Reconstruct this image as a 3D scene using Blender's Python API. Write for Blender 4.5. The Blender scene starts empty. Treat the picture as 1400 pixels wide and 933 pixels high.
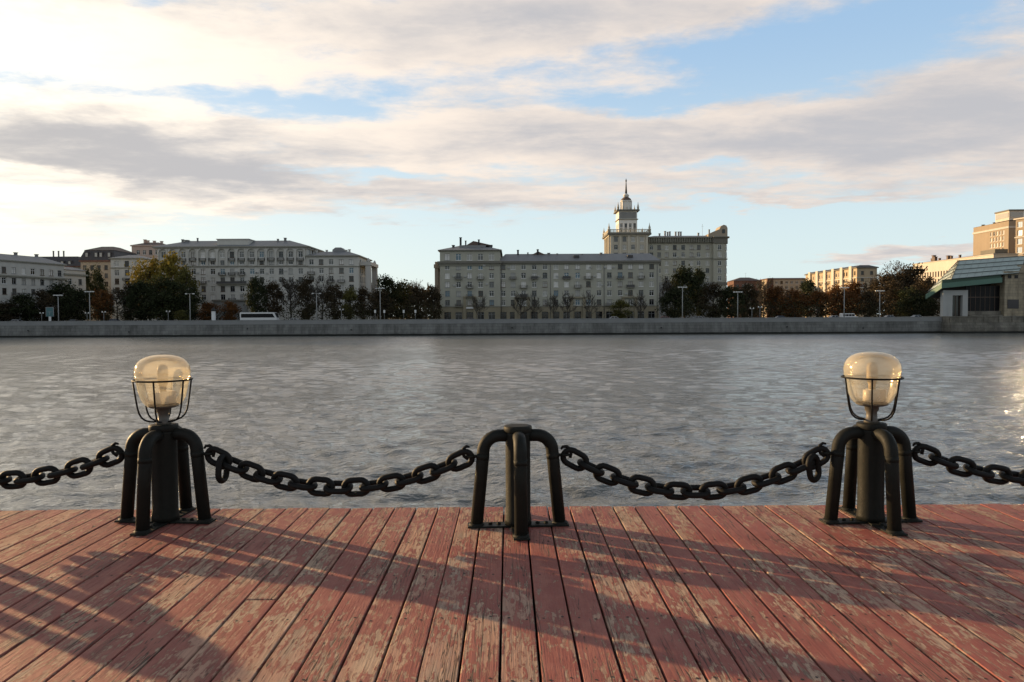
import bpy, math, random
from mathutils import Vector, Matrix

# ------------------------------------------------------------------ camera, sky, sun, exposure
R = math.radians
scene = bpy.context.scene
COL = scene.collection
EYE = 1.5
FOCAL = 1000.0                       # in units of a 1400 px wide frame
PITCH, ROLL = R(1.918), R(-0.28)
SUN_AZ, SUN_EL = R(-59.0), R(9.0)    # azimuth from +Y (negative = left), elevation
SUN_DIR = Vector((math.sin(SUN_AZ) * math.cos(SUN_EL), math.cos(SUN_AZ) * math.cos(SUN_EL), math.sin(SUN_EL)))

cam_data = bpy.data.cameras.new("camera")
cam_data.sensor_width = 36.0
cam_data.lens = 36.0 * FOCAL / 1400.0
cam_data.clip_start = 0.05
cam_data.clip_end = 20000
cam = bpy.data.objects.new("camera", cam_data)
COL.objects.link(cam)
CAM_ROT = Matrix.Rotation(math.pi / 2 - PITCH, 4, 'X') @ Matrix.Rotation(ROLL, 4, 'Z')
cam.matrix_world = Matrix.Translation((0, 0, EYE)) @ CAM_ROT
scene.camera = cam

scene.view_settings.view_transform = 'Standard'
scene.view_settings.look = 'None'
scene.view_settings.exposure = 0.68
scene.view_settings.gamma = 1.0
scene.view_settings.use_curve_mapping = False
scene.cycles.use_denoising = True
scene.cycles.max_bounces = 8
scene.cycles.transparent_max_bounces = 12
scene.cycles.sample_clamp_indirect = 90.0
scene.cycles.caustics_reflective = True


class Nodes:
    """small helper around a node tree"""
    def __init__(s, nt):
        s.nt = nt
        nt.nodes.clear()

    def new(s, kind, ins=None, **props):
        n = s.nt.nodes.new(kind)
        for k, v in props.items():
            setattr(n, k, v)
        for k, v in (ins or {}).items():
            s.put(n.inputs[k], v)
        return n

    def put(s, sock, v):
        if isinstance(v, bpy.types.NodeSocket):
            s.nt.links.new(v, sock)
        elif isinstance(v, (tuple, list)) and len(v) == 3 and sock.type == 'RGBA':
            sock.default_value = (*v, 1)
        else:
            sock.default_value = v

    def math(s, op, a, b=0.0, c=0.0, clamp=False):
        n = s.nt.nodes.new('ShaderNodeMath')
        n.operation = op
        n.use_clamp = clamp
        s.put(n.inputs[0], a); s.put(n.inputs[1], b); s.put(n.inputs[2], c)
        return n.outputs[0]

    def add(s, a, b): return s.math('ADD', a, b)
    def sub(s, a, b): return s.math('SUBTRACT', a, b)
    def mul(s, a, b): return s.math('MULTIPLY', a, b)

    def ramp(s, x, lo, hi, olo=0.0, ohi=1.0, smooth=True):
        n = s.nt.nodes.new('ShaderNodeMapRange')
        n.interpolation_type = 'SMOOTHSTEP' if smooth else 'LINEAR'
        s.put(n.inputs['Value'], x)
        n.inputs['From Min'].default_value = lo; n.inputs['From Max'].default_value = hi
        n.inputs['To Min'].default_value = olo; n.inputs['To Max'].default_value = ohi
        return n.outputs[0]

    def mix(s, f, a, b, mode='MIX'):
        n = s.nt.nodes.new('ShaderNodeMix')
        n.data_type = 'RGBA'; n.blend_type = mode
        s.put(n.inputs[0], f)
        for sock, v in ((n.inputs[6], a), (n.inputs[7], b)):
            s.put(sock, v)
        return n.outputs[2]

    def noise(s, vec, scale, detail=4, rough=0.5, distort=0.0):
        n = s.new('ShaderNodeTexNoise', {'Vector': vec, 'Scale': scale, 'Detail': detail, 'Roughness': rough, 'Distortion': distort})
        return n.outputs['Fac']

    def vec(s, x, y, z):
        n = s.nt.nodes.new('ShaderNodeCombineXYZ')
        s.put(n.inputs[0], x); s.put(n.inputs[1], y); s.put(n.inputs[2], z)
        return n.outputs[0]

    def scale(s, v, sc, off=(0, 0, 0)):
        n = s.new('ShaderNodeMapping', {'Vector': v})
        n.inputs['Scale'].default_value = sc
        n.inputs['Location'].default_value = off
        return n.outputs[0]


def build_sky():
    w = bpy.data.worlds.new("World")
    scene.world = w
    w.use_nodes = True
    k = Nodes(w.node_tree)
    out = k.new('ShaderNodeOutputWorld')
    bg = k.new('ShaderNodeBackground', {'Strength': 0.1})
    k.nt.links.new(bg.outputs[0], out.inputs[0])
    sky = k.new('ShaderNodeTexSky', sky_type='NISHITA', sun_disc=False, sun_elevation=SUN_EL, sun_rotation=SUN_AZ,
                altitude=100.0, air_density=1.0, dust_density=0.6, ozone_density=2.0)
    d = k.new('ShaderNodeTexCoord').outputs['Generated']
    sep = k.new('ShaderNodeSeparateXYZ', {0: d})
    x, y, z = sep.outputs
    rho = k.math('SQRT', k.add(k.mul(x, x), k.mul(y, y)))
    t = k.math('DIVIDE', z, k.math('MAXIMUM', rho, 0.001))
    az = k.math('ARCTAN2', x, y)
    zc = k.add(k.math('MAXIMUM', z, 0.0), 0.085)
    P = k.vec(k.math('DIVIDE', x, zc), k.math('DIVIDE', y, zc), 0.0)
    warp = k.sub(k.noise(P, 1.3, 5, 0.6), 0.5)
    warp2 = k.sub(k.noise(k.scale(P, (1, 1, 1), (7, 3, 1)), 1.6, 5, 0.6), 0.5)
    azw = k.add(az, k.mul(warp, 0.30))
    tw = k.add(t, k.mul(warp2, 0.085))

    def blob(px, py, sx, sy, amp):
        a0 = math.atan((px - 700) / FOCAL)
        t0 = (433 - py) / FOCAL * math.cos(a0)
        sa, st = sx / FOCAL * 0.9, sy / FOCAL * 0.92
        u = k.math('DIVIDE', k.sub(azw, a0), sa)
        v = k.math('DIVIDE', k.sub(tw, t0), st)
        e = k.math('EXPONENT', k.mul(k.add(k.mul(u, u), k.mul(v, v)), -1.0))
        return k.mul(e, amp)

    def total(items):
        acc = None
        for it in items:
            b = blob(*it)
            acc = b if acc is None else k.add(acc, b)
        return acc

    # where the cloud sheet is thick, and where it opens to blue
    bias = total(CLOUD_BIAS)
    n1 = k.sub(k.noise(k.scale(P, (1.0, 1.0, 1), (2.3, 0.7, 0)), 1.25, 10, 0.62, 0.25), 0.5)
    n2 = k.sub(k.noise(k.scale(P, (1.0, 1.5, 1), (5.1, 1.7, 2)), 4.5, 9, 0.66, 0.2), 0.5)
    dens = k.add(k.add(k.mul(n1, 1.8), k.mul(n2, 1.15)), bias)
    dens = k.add(dens, k.ramp(t, 0.06, 0.14, -0.6, 0.02))
    cov = k.ramp(dens, -0.26, 0.52)
    # towards the sun
    sunv = k.new('ShaderNodeVectorMath', operation='DOT_PRODUCT')
    k.put(sunv.inputs[0], d); sunv.inputs[1].default_value = SUN_DIR
    near = k.math('EXPONENT', k.mul(k.sub(sunv.outputs['Value'], 1.0), 5.5))
    # thick parts are grey below, thin parts and rims glow
    n3 = k.sub(k.noise(k.scale(P, (0.8, 1.3, 1), (9.1, 4.2, 5)), 2.0, 9, 0.62, 0.3), 0.5)
    lit = k.add(k.add(k.mul(n3, 1.9), k.mul(n2, 1.3)), k.add(0.55, total(CLOUD_LIGHT)))
    lit = k.sub(lit, k.mul(k.ramp(dens, 0.35, 1.0), 0.30))
    lit = k.ramp(lit, -0.35, 1.15)
    warm = k.mix(near, (0.575, 0.50, 0.44), (0.78, 0.70, 0.56))
    grey = k.mix(near, (0.345, 0.342, 0.358), (0.36, 0.34, 0.325))
    cl = k.mix(lit, grey, warm)
    gain = k.add(1.0, k.mul(near, k.mul(lit, 0.55)))
    high = k.ramp(t, 0.75, 1.5, 1.0, 0.10)
    back = k.ramp(k.math('DIVIDE', y, k.math('MAXIMUM', rho, 0.001)), -0.3, 0.5, 1.25, 1.0)
    gain = k.mul(k.mul(gain, k.mul(high, back)), 10.0)
    cl = k.mix(1.0, cl, k.vec(gain, gain, gain), 'MULTIPLY')
    # clear air: pale and slightly green-blue low down, deeper blue higher up, whitish towards the sun
    low = k.mix(near, (4.9, 5.8, 6.0), (7.6, 7.1, 6.1))
    hi = k.mix(near, (2.6, 3.9, 5.5), (4.4, 5.5, 6.6))
    air = k.mix(k.ramp(t, 0.06, 0.40), low, hi)
    dim = k.mul(k.ramp(t, 0.6, 1.4, 1.0, 0.22), k.ramp(k.math('DIVIDE', y, k.math('MAXIMUM', rho, 0.001)), -0.5, 0.6, 0.75, 1.0))
    air = k.mix(1.0, air, k.vec(dim, dim, dim), 'MULTIPLY')
    clear = k.mix(0.82, k.mix(1.0, sky.outputs[0], (SKY_GAIN, SKY_GAIN, SKY_GAIN), 'MULTIPLY'), air)
    col = k.mix(k.mul(cov, 0.97), clear, cl)
    k.nt.links.new(col, bg.inputs['Color'])


SKY_GAIN = 1.0
# (px, py, sx, sy, amount): direction a cloud bank or a gap stands in, as seen from the deck
CLOUD_BIAS = [
    (250, -230, 700, 190, 0.6), (1050, -230, 350, 120, 0.35),
    (120, 70, 330, 85, 0.75), (150, 215, 330, 55, 0.75), (560, 60, 200, 65, 0.75), (770, 40, 190, 50, 0.95),
    (690, 185, 330, 40, 0.55), (1010, 195, 330, 48, 0.75), (640, 268, 260, 20, 0.55), (1330, 175, 200, 60, 0.5),
    (60, 285, 260, 25, 0.35),
    (355, 140, 110, 22, -0.85), (480, 135, 60, 40, -0.5), (130, 122, 120, 14, -0.5), (240, 10, 30, 30, -0.5),
    (1120, 75, 160, 42, -0.95), (930, 85, 60, 16, -0.25), (860, 138, 130, 16, -0.7), (1010, 110, 120, 22, -0.2), (960, 232, 60, 10, -0.5), (560, 120, 50, 20, -0.2),
    (500, 240, 120, 12, -0.7), (1180, 315, 420, 40, -0.7), (460, 310, 260, 22, -0.5), (1270, 60, 90, 30, 0.25),
    (1250, 350, 150, 17, 1.45), (1090, 274, 150, 5, 0.6), (740, 395, 60, 8, 0.8),
]
CLOUD_LIGHT = [
    (250, -230, 700, 220, 0.4),
    (130, 80, 330, 70, 0.75), (130, 190, 260, 30, -0.70), (330, 235, 180, 18, -0.65), (40, 225, 160, 10, 0.4), (60, 265, 220, 16, 0.6),
    (560, 170, 200, 45, 0.30), (1040, 195, 260, 24, -0.35), (760, 20, 240, 45, -0.35), (880, 110, 220, 22, 0.35),
    (700, 225, 260, 20, 0.3), (1300, 170, 200, 80, -0.35), (640, 285, 220, 10, -0.3), (1240, 360, 140, 12, -0.25),
]
build_sky()

sun_data = bpy.data.lights.new("sun", 'SUN')
sun_data.energy = 5.0
sun_data.angle = R(0.53)
sun_data.color = (1.0, 0.67, 0.34)
sun = bpy.data.objects.new("sun", sun_data)
COL.objects.link(sun)
sun.rotation_euler = SUN_DIR.to_track_quat('Z', 'Y').to_euler()

WATER_Z = -4.2        # river level; the deck top is z = 0
BANK_Z = -0.2         # ground level on the far bank
BANK_Y = 225.0        # face of the far embankment

# ------------------------------------------------------------------ helpers
def ray(px, py):
    return (CAM_ROT @ Vector(((px - 700) / FOCAL, -(py - 466.5) / FOCAL, -1, 0))).to_3d()

def at_z(px, py, z):
    d = ray(px, py)
    return Vector((0, 0, EYE)) + d * ((z - EYE) / d.z)

def at_y(px, py, Y):
    d = ray(px, py)
    return Vector((0, 0, EYE)) + d * (Y / d.y)

def bx(px, Y): return at_y(px, 433, Y).x
def bz(px, py, Y): return at_y(px, py, Y).z

def kind(o, k): o['kind'] = k; return o

def tag(o, label, cat, group=None):
    o['label'] = label; o['category'] = cat
    if group: o['group'] = group
    return o

def thing(name, loc, label, cat, group=None, rz=0.0):
    o = bpy.data.objects.new(name, None)
    o.empty_display_size = 0.3
    COL.objects.link(o)
    o.location = loc; o.rotation_euler = (0, 0, rz)
    return tag(o, label, cat, group)

def copy_tree(o, parent=None):
    c = o.copy(); COL.objects.link(c)
    if parent: c.parent = parent
    for ch in list(o.children): copy_tree(ch, c)
    return c


class MB:
    """collects shapes and links them as one mesh object"""
    def __init__(s): s.v, s.f, s.m, s.sm = [], [], [], []

    def face(s, pts, m=0, smooth=False):
        i = len(s.v); s.v += [tuple(p) for p in pts]
        s.f.append(tuple(range(i, i + len(pts)))); s.m.append(m); s.sm.append(smooth)

    def box(s, x0, x1, y0, y1, z0, z1, m=0, M=None):
        p = [(x0, y0, z0), (x1, y0, z0), (x1, y1, z0), (x0, y1, z0), (x0, y0, z1), (x1, y0, z1), (x1, y1, z1), (x0, y1, z1)]
        if M: p = [tuple(M @ Vector(q)) for q in p]
        i = len(s.v); s.v += p
        for q in ((3, 2, 1, 0), (4, 5, 6, 7), (0, 1, 5, 4), (1, 2, 6, 5), (2, 3, 7, 6), (3, 0, 4, 7)):
            s.f.append(tuple(i + a for a in q)); s.m.append(m); s.sm.append(False)

    def bbox(s, x0, x1, y0, y1, z0, z1, c, m=0):
        """box with chamfered upper edges"""
        p = [(x0, y0, z0), (x1, y0, z0), (x1, y1, z0), (x0, y1, z0), (x0, y0, z1 - c), (x1, y0, z1 - c), (x1, y1, z1 - c), (x0, y1, z1 - c),
             (x0 + c, y0 + c, z1), (x1 - c, y0 + c, z1), (x1 - c, y1 - c, z1), (x0 + c, y1 - c, z1)]
        i = len(s.v); s.v += p
        for q in ((3, 2, 1, 0), (8, 9, 10, 11), (0, 1, 5, 4), (1, 2, 6, 5), (2, 3, 7, 6), (3, 0, 4, 7),
                  (4, 5, 9, 8), (5, 6, 10, 9), (6, 7, 11, 10), (7, 4, 8, 11)):
            s.f.append(tuple(i + a for a in q)); s.m.append(m); s.sm.append(False)

    def lathe(s, prof, seg=24, m=0, c=(0, 0, 0), smooth=True, close=True):
        """prof: list of (radius, z) bottom to top"""
        i = len(s.v)
        for r, z in prof:
            for k in range(seg):
                a = 2 * math.pi * k / seg
                s.v.append((c[0] + r * math.cos(a), c[1] + r * math.sin(a), c[2] + z))
        for j in range(len(prof) - 1):
            for k in range(seg):
                k2 = (k + 1) % seg
                s.f.append((i + j * seg + k, i + j * seg + k2, i + (j + 1) * seg + k2, i + (j + 1) * seg + k)); s.m.append(m); s.sm.append(smooth)
        if close:
            s.f.append(tuple(i + k for k in reversed(range(seg)))); s.m.append(m); s.sm.append(False)
            j = len(prof) - 1
            s.f.append(tuple(i + j * seg + k for k in range(seg))); s.m.append(m); s.sm.append(False)

    def tube(s, path, rad, seg=10, m=0, closed=False, smooth=True, cap=True):
        path = [Vector(p) for p in path]; n = len(path)
        rads = rad if isinstance(rad, (list, tuple)) else [rad] * n
        i = len(s.v); up = None
        for j, p in enumerate(path):
            if closed: tg = path[(j + 1) % n] - path[j - 1]
            else: tg = path[min(j + 1, n - 1)] - path[max(j - 1, 0)]
            tg.normalize()
            if up is None:
                up = Vector((0, 0, 1)) if abs(tg.z) < 0.9 else Vector((0, 1, 0))
            u = up - tg * up.dot(tg)
            if u.length < 1e-4: u = tg.orthogonal()
            u.normalize(); up = u
            w = tg.cross(u)
            for k in range(seg):
                a = 2 * math.pi * k / seg
                s.v.append(tuple(p + (u * math.cos(a) + w * math.sin(a)) * rads[j]))
        for j in range(n if closed else n - 1):
            j2 = (j + 1) % n
            for k in range(seg):
                k2 = (k + 1) % seg
                s.f.append((i + j * seg + k, i + j * seg + k2, i + j2 * seg + k2, i + j2 * seg + k)); s.m.append(m); s.sm.append(smooth)
        if cap and not closed:
            s.f.append(tuple(i + k for k in reversed(range(seg)))); s.m.append(m); s.sm.append(False)
            s.f.append(tuple(i + (n - 1) * seg + k for k in range(seg))); s.m.append(m); s.sm.append(False)

    def prism(s, poly, axis, a0, a1, m=0):
        """extrude a 2D polygon along an axis: 'x' (poly in y,z), 'y' (poly in x,z) or 'z' (poly in x,y)"""
        def P(u, v, a):
            return {'x': (a, u, v), 'y': (u, a, v), 'z': (u, v, a)}[axis]
        n = len(poly); i = len(s.v)
        s.v += [P(u, v, a0) for u, v in poly] + [P(u, v, a1) for u, v in poly]
        s.f.append(tuple(i + k for k in range(n))); s.m.append(m); s.sm.append(False)
        s.f.append(tuple(i + n + k for k in reversed(range(n)))); s.m.append(m); s.sm.append(False)
        for k in range(n):
            k2 = (k + 1) % n
            s.f.append((i + k, i + n + k, i + n + k2, i + k2)); s.m.append(m); s.sm.append(False)

    def mesh(s, name, mats):
        me = bpy.data.meshes.new(name)
        me.from_pydata(s.v, [], s.f)
        for m in (mats if isinstance(mats, (list, tuple)) else [mats]): me.materials.append(m)
        me.polygons.foreach_set('material_index', s.m)
        me.polygons.foreach_set('use_smooth', s.sm)
        me.update()
        return me

    def build(s, name, mats, parent=None, loc=(0, 0, 0), rz=0.0, fix=True):
        me = s.mesh(name, mats)
        if fix:
            import bmesh
            b = bmesh.new(); b.from_mesh(me)
            bmesh.ops.recalc_face_normals(b, faces=b.faces); b.to_mesh(me); b.free()
        return put(name, me, parent, loc, rz)


def put(name, me, parent=None, loc=(0, 0, 0), rz=0.0):
    o = bpy.data.objects.new(name, me)
    COL.objects.link(o)
    o.location = loc; o.rotation_euler = (0, 0, rz)
    if parent: o.parent = parent
    return o


def mat(name, col, rough=0.7, spec=0.5, metal=0.0, var=0.0, vscale=1.0, bump=0.0, bscale=8.0, col2=None, stretch=(1, 1, 1)):
    m = bpy.data.materials.new(name); m.use_nodes = True
    k = Nodes(m.node_tree)
    out = k.new('ShaderNodeOutputMaterial')
    b = k.new('ShaderNodeBsdfPrincipled', {'Roughness': rough, 'Metallic': metal, 'Specular IOR Level': spec})
    k.nt.links.new(b.outputs[0], out.inputs[0])
    co = k.new('ShaderNodeTexCoord').outputs['Object']
    if var or col2:
        n = k.noise(k.scale(co, stretch), vscale, 6, 0.6)
        if col2:
            c = k.mix(k.ramp(n, 0.42, 0.62), col, col2)
        else:
            c = k.mix(n, tuple(max(0, q * (1 - var)) for q in col), tuple(q * (1 + var) for q in col))
        k.put(b.inputs['Base Color'], c)
    else:
        k.put(b.inputs['Base Color'], tuple(col))
    if bump:
        n = k.noise(co, bscale, 5, 0.6)
        bp = k.new('ShaderNodeBump', {'Strength': 1.0, 'Distance': bump, 'Height': n})
        k.put(b.inputs['Normal'], bp.outputs[0])
    return m

# ------------------------------------------------------------------ river, banks and the deck
def water_material():
    m = bpy.data.materials.new("river_water"); m.use_nodes = True
    k = Nodes(m.node_tree)
    out = k.new('ShaderNodeOutputMaterial')
    b = k.new('ShaderNodeBsdfPrincipled', {'Base Color': (0.110, 0.114, 0.102), 'IOR': 1.45, 'Specular IOR Level': 1.0})
    k.nt.links.new(b.outputs[0], out.inputs[0])
    co = k.new('ShaderNodeTexCoord').outputs['Object']
    w1 = k.noise(k.scale(co, (0.5, 1.0, 1), (3, 1, 0)), 1.8, 4, 0.55, 0.6)
    w2 = k.noise(k.scale(co, (0.55, 1.0, 1), (11, 7, 0)), 5.5, 4, 0.6, 0.6)
    gust = k.ramp(k.noise(k.scale(co, (0.35, 1.0, 1)), 0.035, 3, 0.5), 0.35, 0.7, 0.7, 1.3)
    h = k.mul(k.add(k.mul(w1, 0.10), k.mul(w2, 0.058)), gust)
    y = k.new('ShaderNodeSeparateXYZ', {0: co}).outputs[1]
    h = k.mul(h, k.ramp(y, 25, 170, 1.15, 0.55, smooth=False))
    bp = k.new('ShaderNodeBump', {'Strength': 1.0, 'Distance': 1.0, 'Height': h})
    k.put(b.inputs['Normal'], bp.outputs[0])
    # small ripples too fine to model far out act as roughness
    y = k.new('ShaderNodeSeparateXYZ', {0: co}).outputs[1]
    k.put(b.inputs['Roughness'], k.ramp(y, 25, 170, 0.03, 0.24, smooth=False))
    return m

def build_river():
    """one sheet of water with modelled waves, finer near the deck"""
    import numpy as np
    ang = np.concatenate([np.linspace(-89, -47, 60, endpoint=False), np.linspace(-47, 47, 640, endpoint=False), np.linspace(47, 89, 61)]) * math.pi / 180
    rad = [10.0]
    while rad[-1] < 260: rad.append(rad[-1] * 1.0046)
    while rad[-1] < 3500: rad.append(rad[-1] * 1.12)
    rad = np.array(rad)
    RR, AA = np.meshgrid(rad, ang, indexing='ij')
    X, Y = RR * np.sin(AA), RR * np.cos(AA)
    rs = np.random.RandomState(4)
    Z = np.zeros_like(X)
    cell = np.maximum(RR * 0.0046, RR * 0.0026)
    patch = 0.8 + 0.35 * np.sin(X * 0.045 + 1.3 * np.sin(Y * 0.05)) * np.sin(Y * 0.07 + 0.8 * np.sin(X * 0.03))
    for q in range(90):
        lam = 0.36 * (3.6 / 0.36) ** (rs.rand() ** 1.2)
        th = math.radians(78 + rs.randn() * 36)          # travelling mostly across the river
        kx, ky = math.cos(th) * 2 * math.pi / lam, math.sin(th) * 2 * math.pi / lam
        amp = 0.0285 * lam / (2 * math.pi) * (1.0 if lam > 1.2 else 0.8) * (0.75 if lam > 4 else 1.0)
        w = np.clip((lam / cell - 2.5) / 3.0, 0, 1)
        ph = kx * X + ky * Y + rs.rand() * 6.28 + 0.7 * np.sin(X * 0.31 + q) * np.sin(Y * 0.27 + 2 * q)
        Z += amp * w * patch * (np.sin(ph) + 0.22 * np.cos(2 * ph))
    Z *= np.clip((RR - 10) / 4, 0, 1) * np.clip((1200 - RR) / 900, 0, 1)
    n, m = X.shape
    co = np.stack([X, Y, Z + WATER_Z], -1).reshape(-1, 3)
    idx = np.arange(n * m).reshape(n, m)
    quads = np.stack([idx[:-1, :-1], idx[:-1, 1:], idx[1:, 1:], idx[1:, :-1]], -1).reshape(-1, 4)
    # flat water under the deck
    nb = len(co)
    co = np.concatenate([co, [[-3500, -40, WATER_Z], [3500, -40, WATER_Z]]])
    rim = list(idx[0, :])
    extra = [[nb, nb + 1, idx[-1, -1]] + list(idx[:-1, -1][::-1]) + rim[::-1][1:] + list(idx[1:, 0])]
    me = bpy.data.meshes.new('river')
    nl = quads.size + len(extra[0])
    me.vertices.add(len(co)); me.vertices.foreach_set('co', co.ravel())
    me.loops.add(nl); me.loops.foreach_set('vertex_index', np.concatenate([quads.ravel()[:], np.array(extra[0])]).astype(np.int32))
    me.polygons.add(len(quads) + 1)
    me.polygons.foreach_set('loop_start', np.concatenate([np.arange(len(quads)) * 4, [quads.size]]).astype(np.int32))
    me.polygons.foreach_set('use_smooth', np.ones(len(quads) + 1, bool))
    me.materials.append(water_material())
    me.update(calc_edges=True)
    me.flip_normals()
    me.validate()
    kind(put('river', me), 'structure')
build_river()

DECK_YAW = R(0.25)
EDGE = 5.72
PW = 0.171

def deck_material():
    m = bpy.data.materials.new("peeling_red_boards"); m.use_nodes = True
    k = Nodes(m.node_tree)
    out = k.new('ShaderNodeOutputMaterial')
    b = k.new('ShaderNodeBsdfPrincipled', {'Specular IOR Level': 0.3})
    k.nt.links.new(b.outputs[0], out.inputs[0])
    co = k.new('ShaderNodeTexCoord').outputs['Object']
    pid = k.new('ShaderNodeAttribute', attribute_name='board').outputs['Fac']
    off = k.vec(k.mul(pid, 37.0), k.mul(pid, 91.0), k.mul(pid, 53.0))
    v = k.new('ShaderNodeVectorMath', operation='ADD')
    k.put(v.inputs[0], co); k.put(v.inputs[1], off)
    v = v.outputs[0]
    # paint left on the wood: broad worn areas, flakes, and loss along the grain
    broad = k.noise(k.scale(v, (2.2, 0.75, 1)), 1.5, 5, 0.6, 0.2)
    flake = k.noise(k.scale(v, (1.0, 0.36, 1)), 25.0, 7, 0.66, 0.7)
    fine = k.noise(k.scale(v, (1.0, 0.22, 1)), 60.0, 5, 0.65)
    grainn = k.noise(k.scale(v, (1.0, 0.028, 1)), 75.0, 6, 0.7, 0.3)
    wear = k.add(k.add(k.mul(broad, 0.72), k.mul(flake, 0.72)), k.add(k.mul(fine, 0.46), k.mul(grainn, 0.42)))
    rnd = k.math('FRACT', k.mul(pid, 717.31))
    wear = k.add(wear, k.mul(k.sub(rnd, 0.5), 0.09))
    paint = k.ramp(wear, 1.102, 1.142)
    # colours
    tone = k.noise(k.scale(v, (1.5, 0.4, 1)), 4.0, 5, 0.6)
    red = k.mix(tone, (0.19, 0.047, 0.039), (0.34, 0.098, 0.073))
    pink = k.mix(k.ramp(k.noise(k.scale(v, (1, 0.5, 1)), 9.0, 5, 0.65), 0.4, 0.65), red, (0.46, 0.20, 0.145))
    red = k.mix(0.28, red, pink)
    rnd2 = k.math('FRACT', k.mul(pid, 311.7))
    bare_a = k.mix(rnd2, (0.56, 0.39, 0.275), (0.46, 0.325, 0.245))
    streak = k.ramp(grainn, 0.36, 0.62)
    bare = k.mix(streak, k.mix(0.55, bare_a, (0.15, 0.095, 0.07)), bare_a)
    rosy = k.ramp(k.noise(k.scale(v, (1, 0.35, 1)), 6.0, 6, 0.65), 0.42, 0.60)
    bare = k.mix(k.mul(rosy, 0.6), bare, (0.43, 0.21, 0.15))
    c = k.mix(paint, bare, red)
    edge = k.mul(k.ramp(k.math('ABSOLUTE', k.sub(wear, 1.105)), 0.0, 0.016, 1.0, 0.0), 0.45)  # thin dark rim on flake edges: painted relief shadow plus dirt
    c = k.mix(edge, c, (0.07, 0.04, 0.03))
    # dark splits along the grain and scuffs
    crack = k.noise(k.scale(v, (1.0, 0.035, 1), (5, 9, 1)), 26.0, 3, 0.55, 0.7)
    cr = k.math('ABSOLUTE', k.sub(crack, 0.5))
    gate = k.ramp(k.noise(k.scale(v, (1.5, 0.5, 1), (1, 4, 7)), 2.2, 2, 0.5), 0.46, 0.56)
    crk = k.mul(k.ramp(cr, 0.004, 0.016, 1.0, 0.0), gate)
    c = k.mix(k.mul(crk, 0.85), c, (0.03, 0.02, 0.016))
    scuff = k.ramp(k.noise(k.scale(v, (1.0, 0.8, 1), (2, 2, 2)), 38.0, 4, 0.7), 0.63, 0.72)
    c = k.mix(k.mul(scuff, 0.6), c, (0.07, 0.04, 0.032))
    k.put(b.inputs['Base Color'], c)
    k.put(b.inputs['Roughness'], k.ramp(paint, 0, 1, 0.85, 0.62))
    h = k.add(k.add(k.mul(paint, 0.0018), k.mul(grainn, 0.0075)), k.add(k.mul(flake, 0.0045), k.mul(broad, 0.006)))
    h = k.sub(h, k.mul(crk, 0.004))
    bp = k.new('ShaderNodeBump', {'Strength': 1.0, 'Distance': 1.0, 'Height': h})
    k.put(b.inputs['Normal'], bp.outputs[0])
    return m

def build_deck():
    rng = random.Random(5)
    mb, ids = MB(), []
    k0 = math.floor(-13.0 / PW)
    def plank(x0, x1, y0, y1, dz):
        n0 = len(mb.f)
        mb.bbox(x0, x1, y0, y1, -0.045 + dz, dz, 0.004)
        ids.extend([rng.random()] * (len(mb.f) - n0))
        # nail heads, two at each joist
        for jy in [5.45 - 0.62 * q for q in range(18)]:
            if y0 + 0.05 < jy < y1 - 0.05:
                for nx in (0.26, 0.74):
                    cx, cy = x0 + (x1 - x0) * nx + rng.uniform(-.012, .012), jy + rng.uniform(-.02, .02)
                    r = rng.uniform(0.006, 0.0085)
                    mb.face([(cx + r * math.cos(a * 1.0472), cy + r * math.sin(a * 1.0472), dz + 0.0012) for a in range(6)], 1)
                    ids.append(rng.random())
    for i in range(k0, k0 + 140):
        x0 = -0.045 + i * PW
        g = rng.uniform(0.0035, 0.006)
        a, c = x0 + g, x0 + PW - g
        yb = EDGE + rng.uniform(-0.012, 0.012)
        cuts = []
        y = yb - (rng.uniform(1.2, 2.6) if rng.random() < 0.07 else rng.uniform(3.1, 6.5))
        while y > -6:
            cuts.append(y); y -= rng.choice((2.4, 3.0, 4.0, 5.0))
        ends = [yb] + cuts + [-6.5]
        for e0, e1 in zip(ends[:-1], ends[1:]):
            plank(a + rng.uniform(-.0015, .0015), c + rng.uniform(-.0015, .0015), e1 + 0.0015, e0 - 0.0015, rng.uniform(-0.0022, 0.0022))
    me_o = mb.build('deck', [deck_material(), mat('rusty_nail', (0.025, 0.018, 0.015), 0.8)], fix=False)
    at = me_o.data.attributes.new('board', 'FLOAT', 'FACE')
    at.data.foreach_set('value', ids)
    me_o.rotation_euler = (0, 0, DECK_YAW)
    kind(me_o, 'structure')
    # framing under the boards
    fr = MB()
    fr.box(-13, 11, EDGE - 0.10, EDGE - 0.03, -0.40, -0.052)
    for q in range(18):
        fr.box(-13, 11, 5.45 - 0.62 * q - 0.04, 5.45 - 0.62 * q + 0.04, -0.22, -0.054)
    fr.box(-13, 11, -6.4, EDGE - 0.2, -0.60, -0.30)
    o = fr.build('deck_frame', mat('old_dark_timber', (0.035, 0.027, 0.022), 0.9))
    o.rotation_euler = (0, 0, DECK_YAW)
    kind(o, 'structure')
    piles = MB()
    for q in range(-4, 4):
        piles.lathe([(0.16, WATER_Z - 2), (0.16, -0.605)], 12, c=(q * 3.0 + 1.2, EDGE - 0.6, 0))
    kind(piles.build('deck_piles', bpy.data.materials['old_dark_timber']), 'structure')
build_deck()
g = MB(); g.box(-3000, 3000, -900, -6.6, -6, -0.35)
kind(g.build('near_bank', mat('near_paving', (0.16, 0.15, 0.14), 0.9, var=0.2, vscale=0.4)), 'structure')

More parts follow.
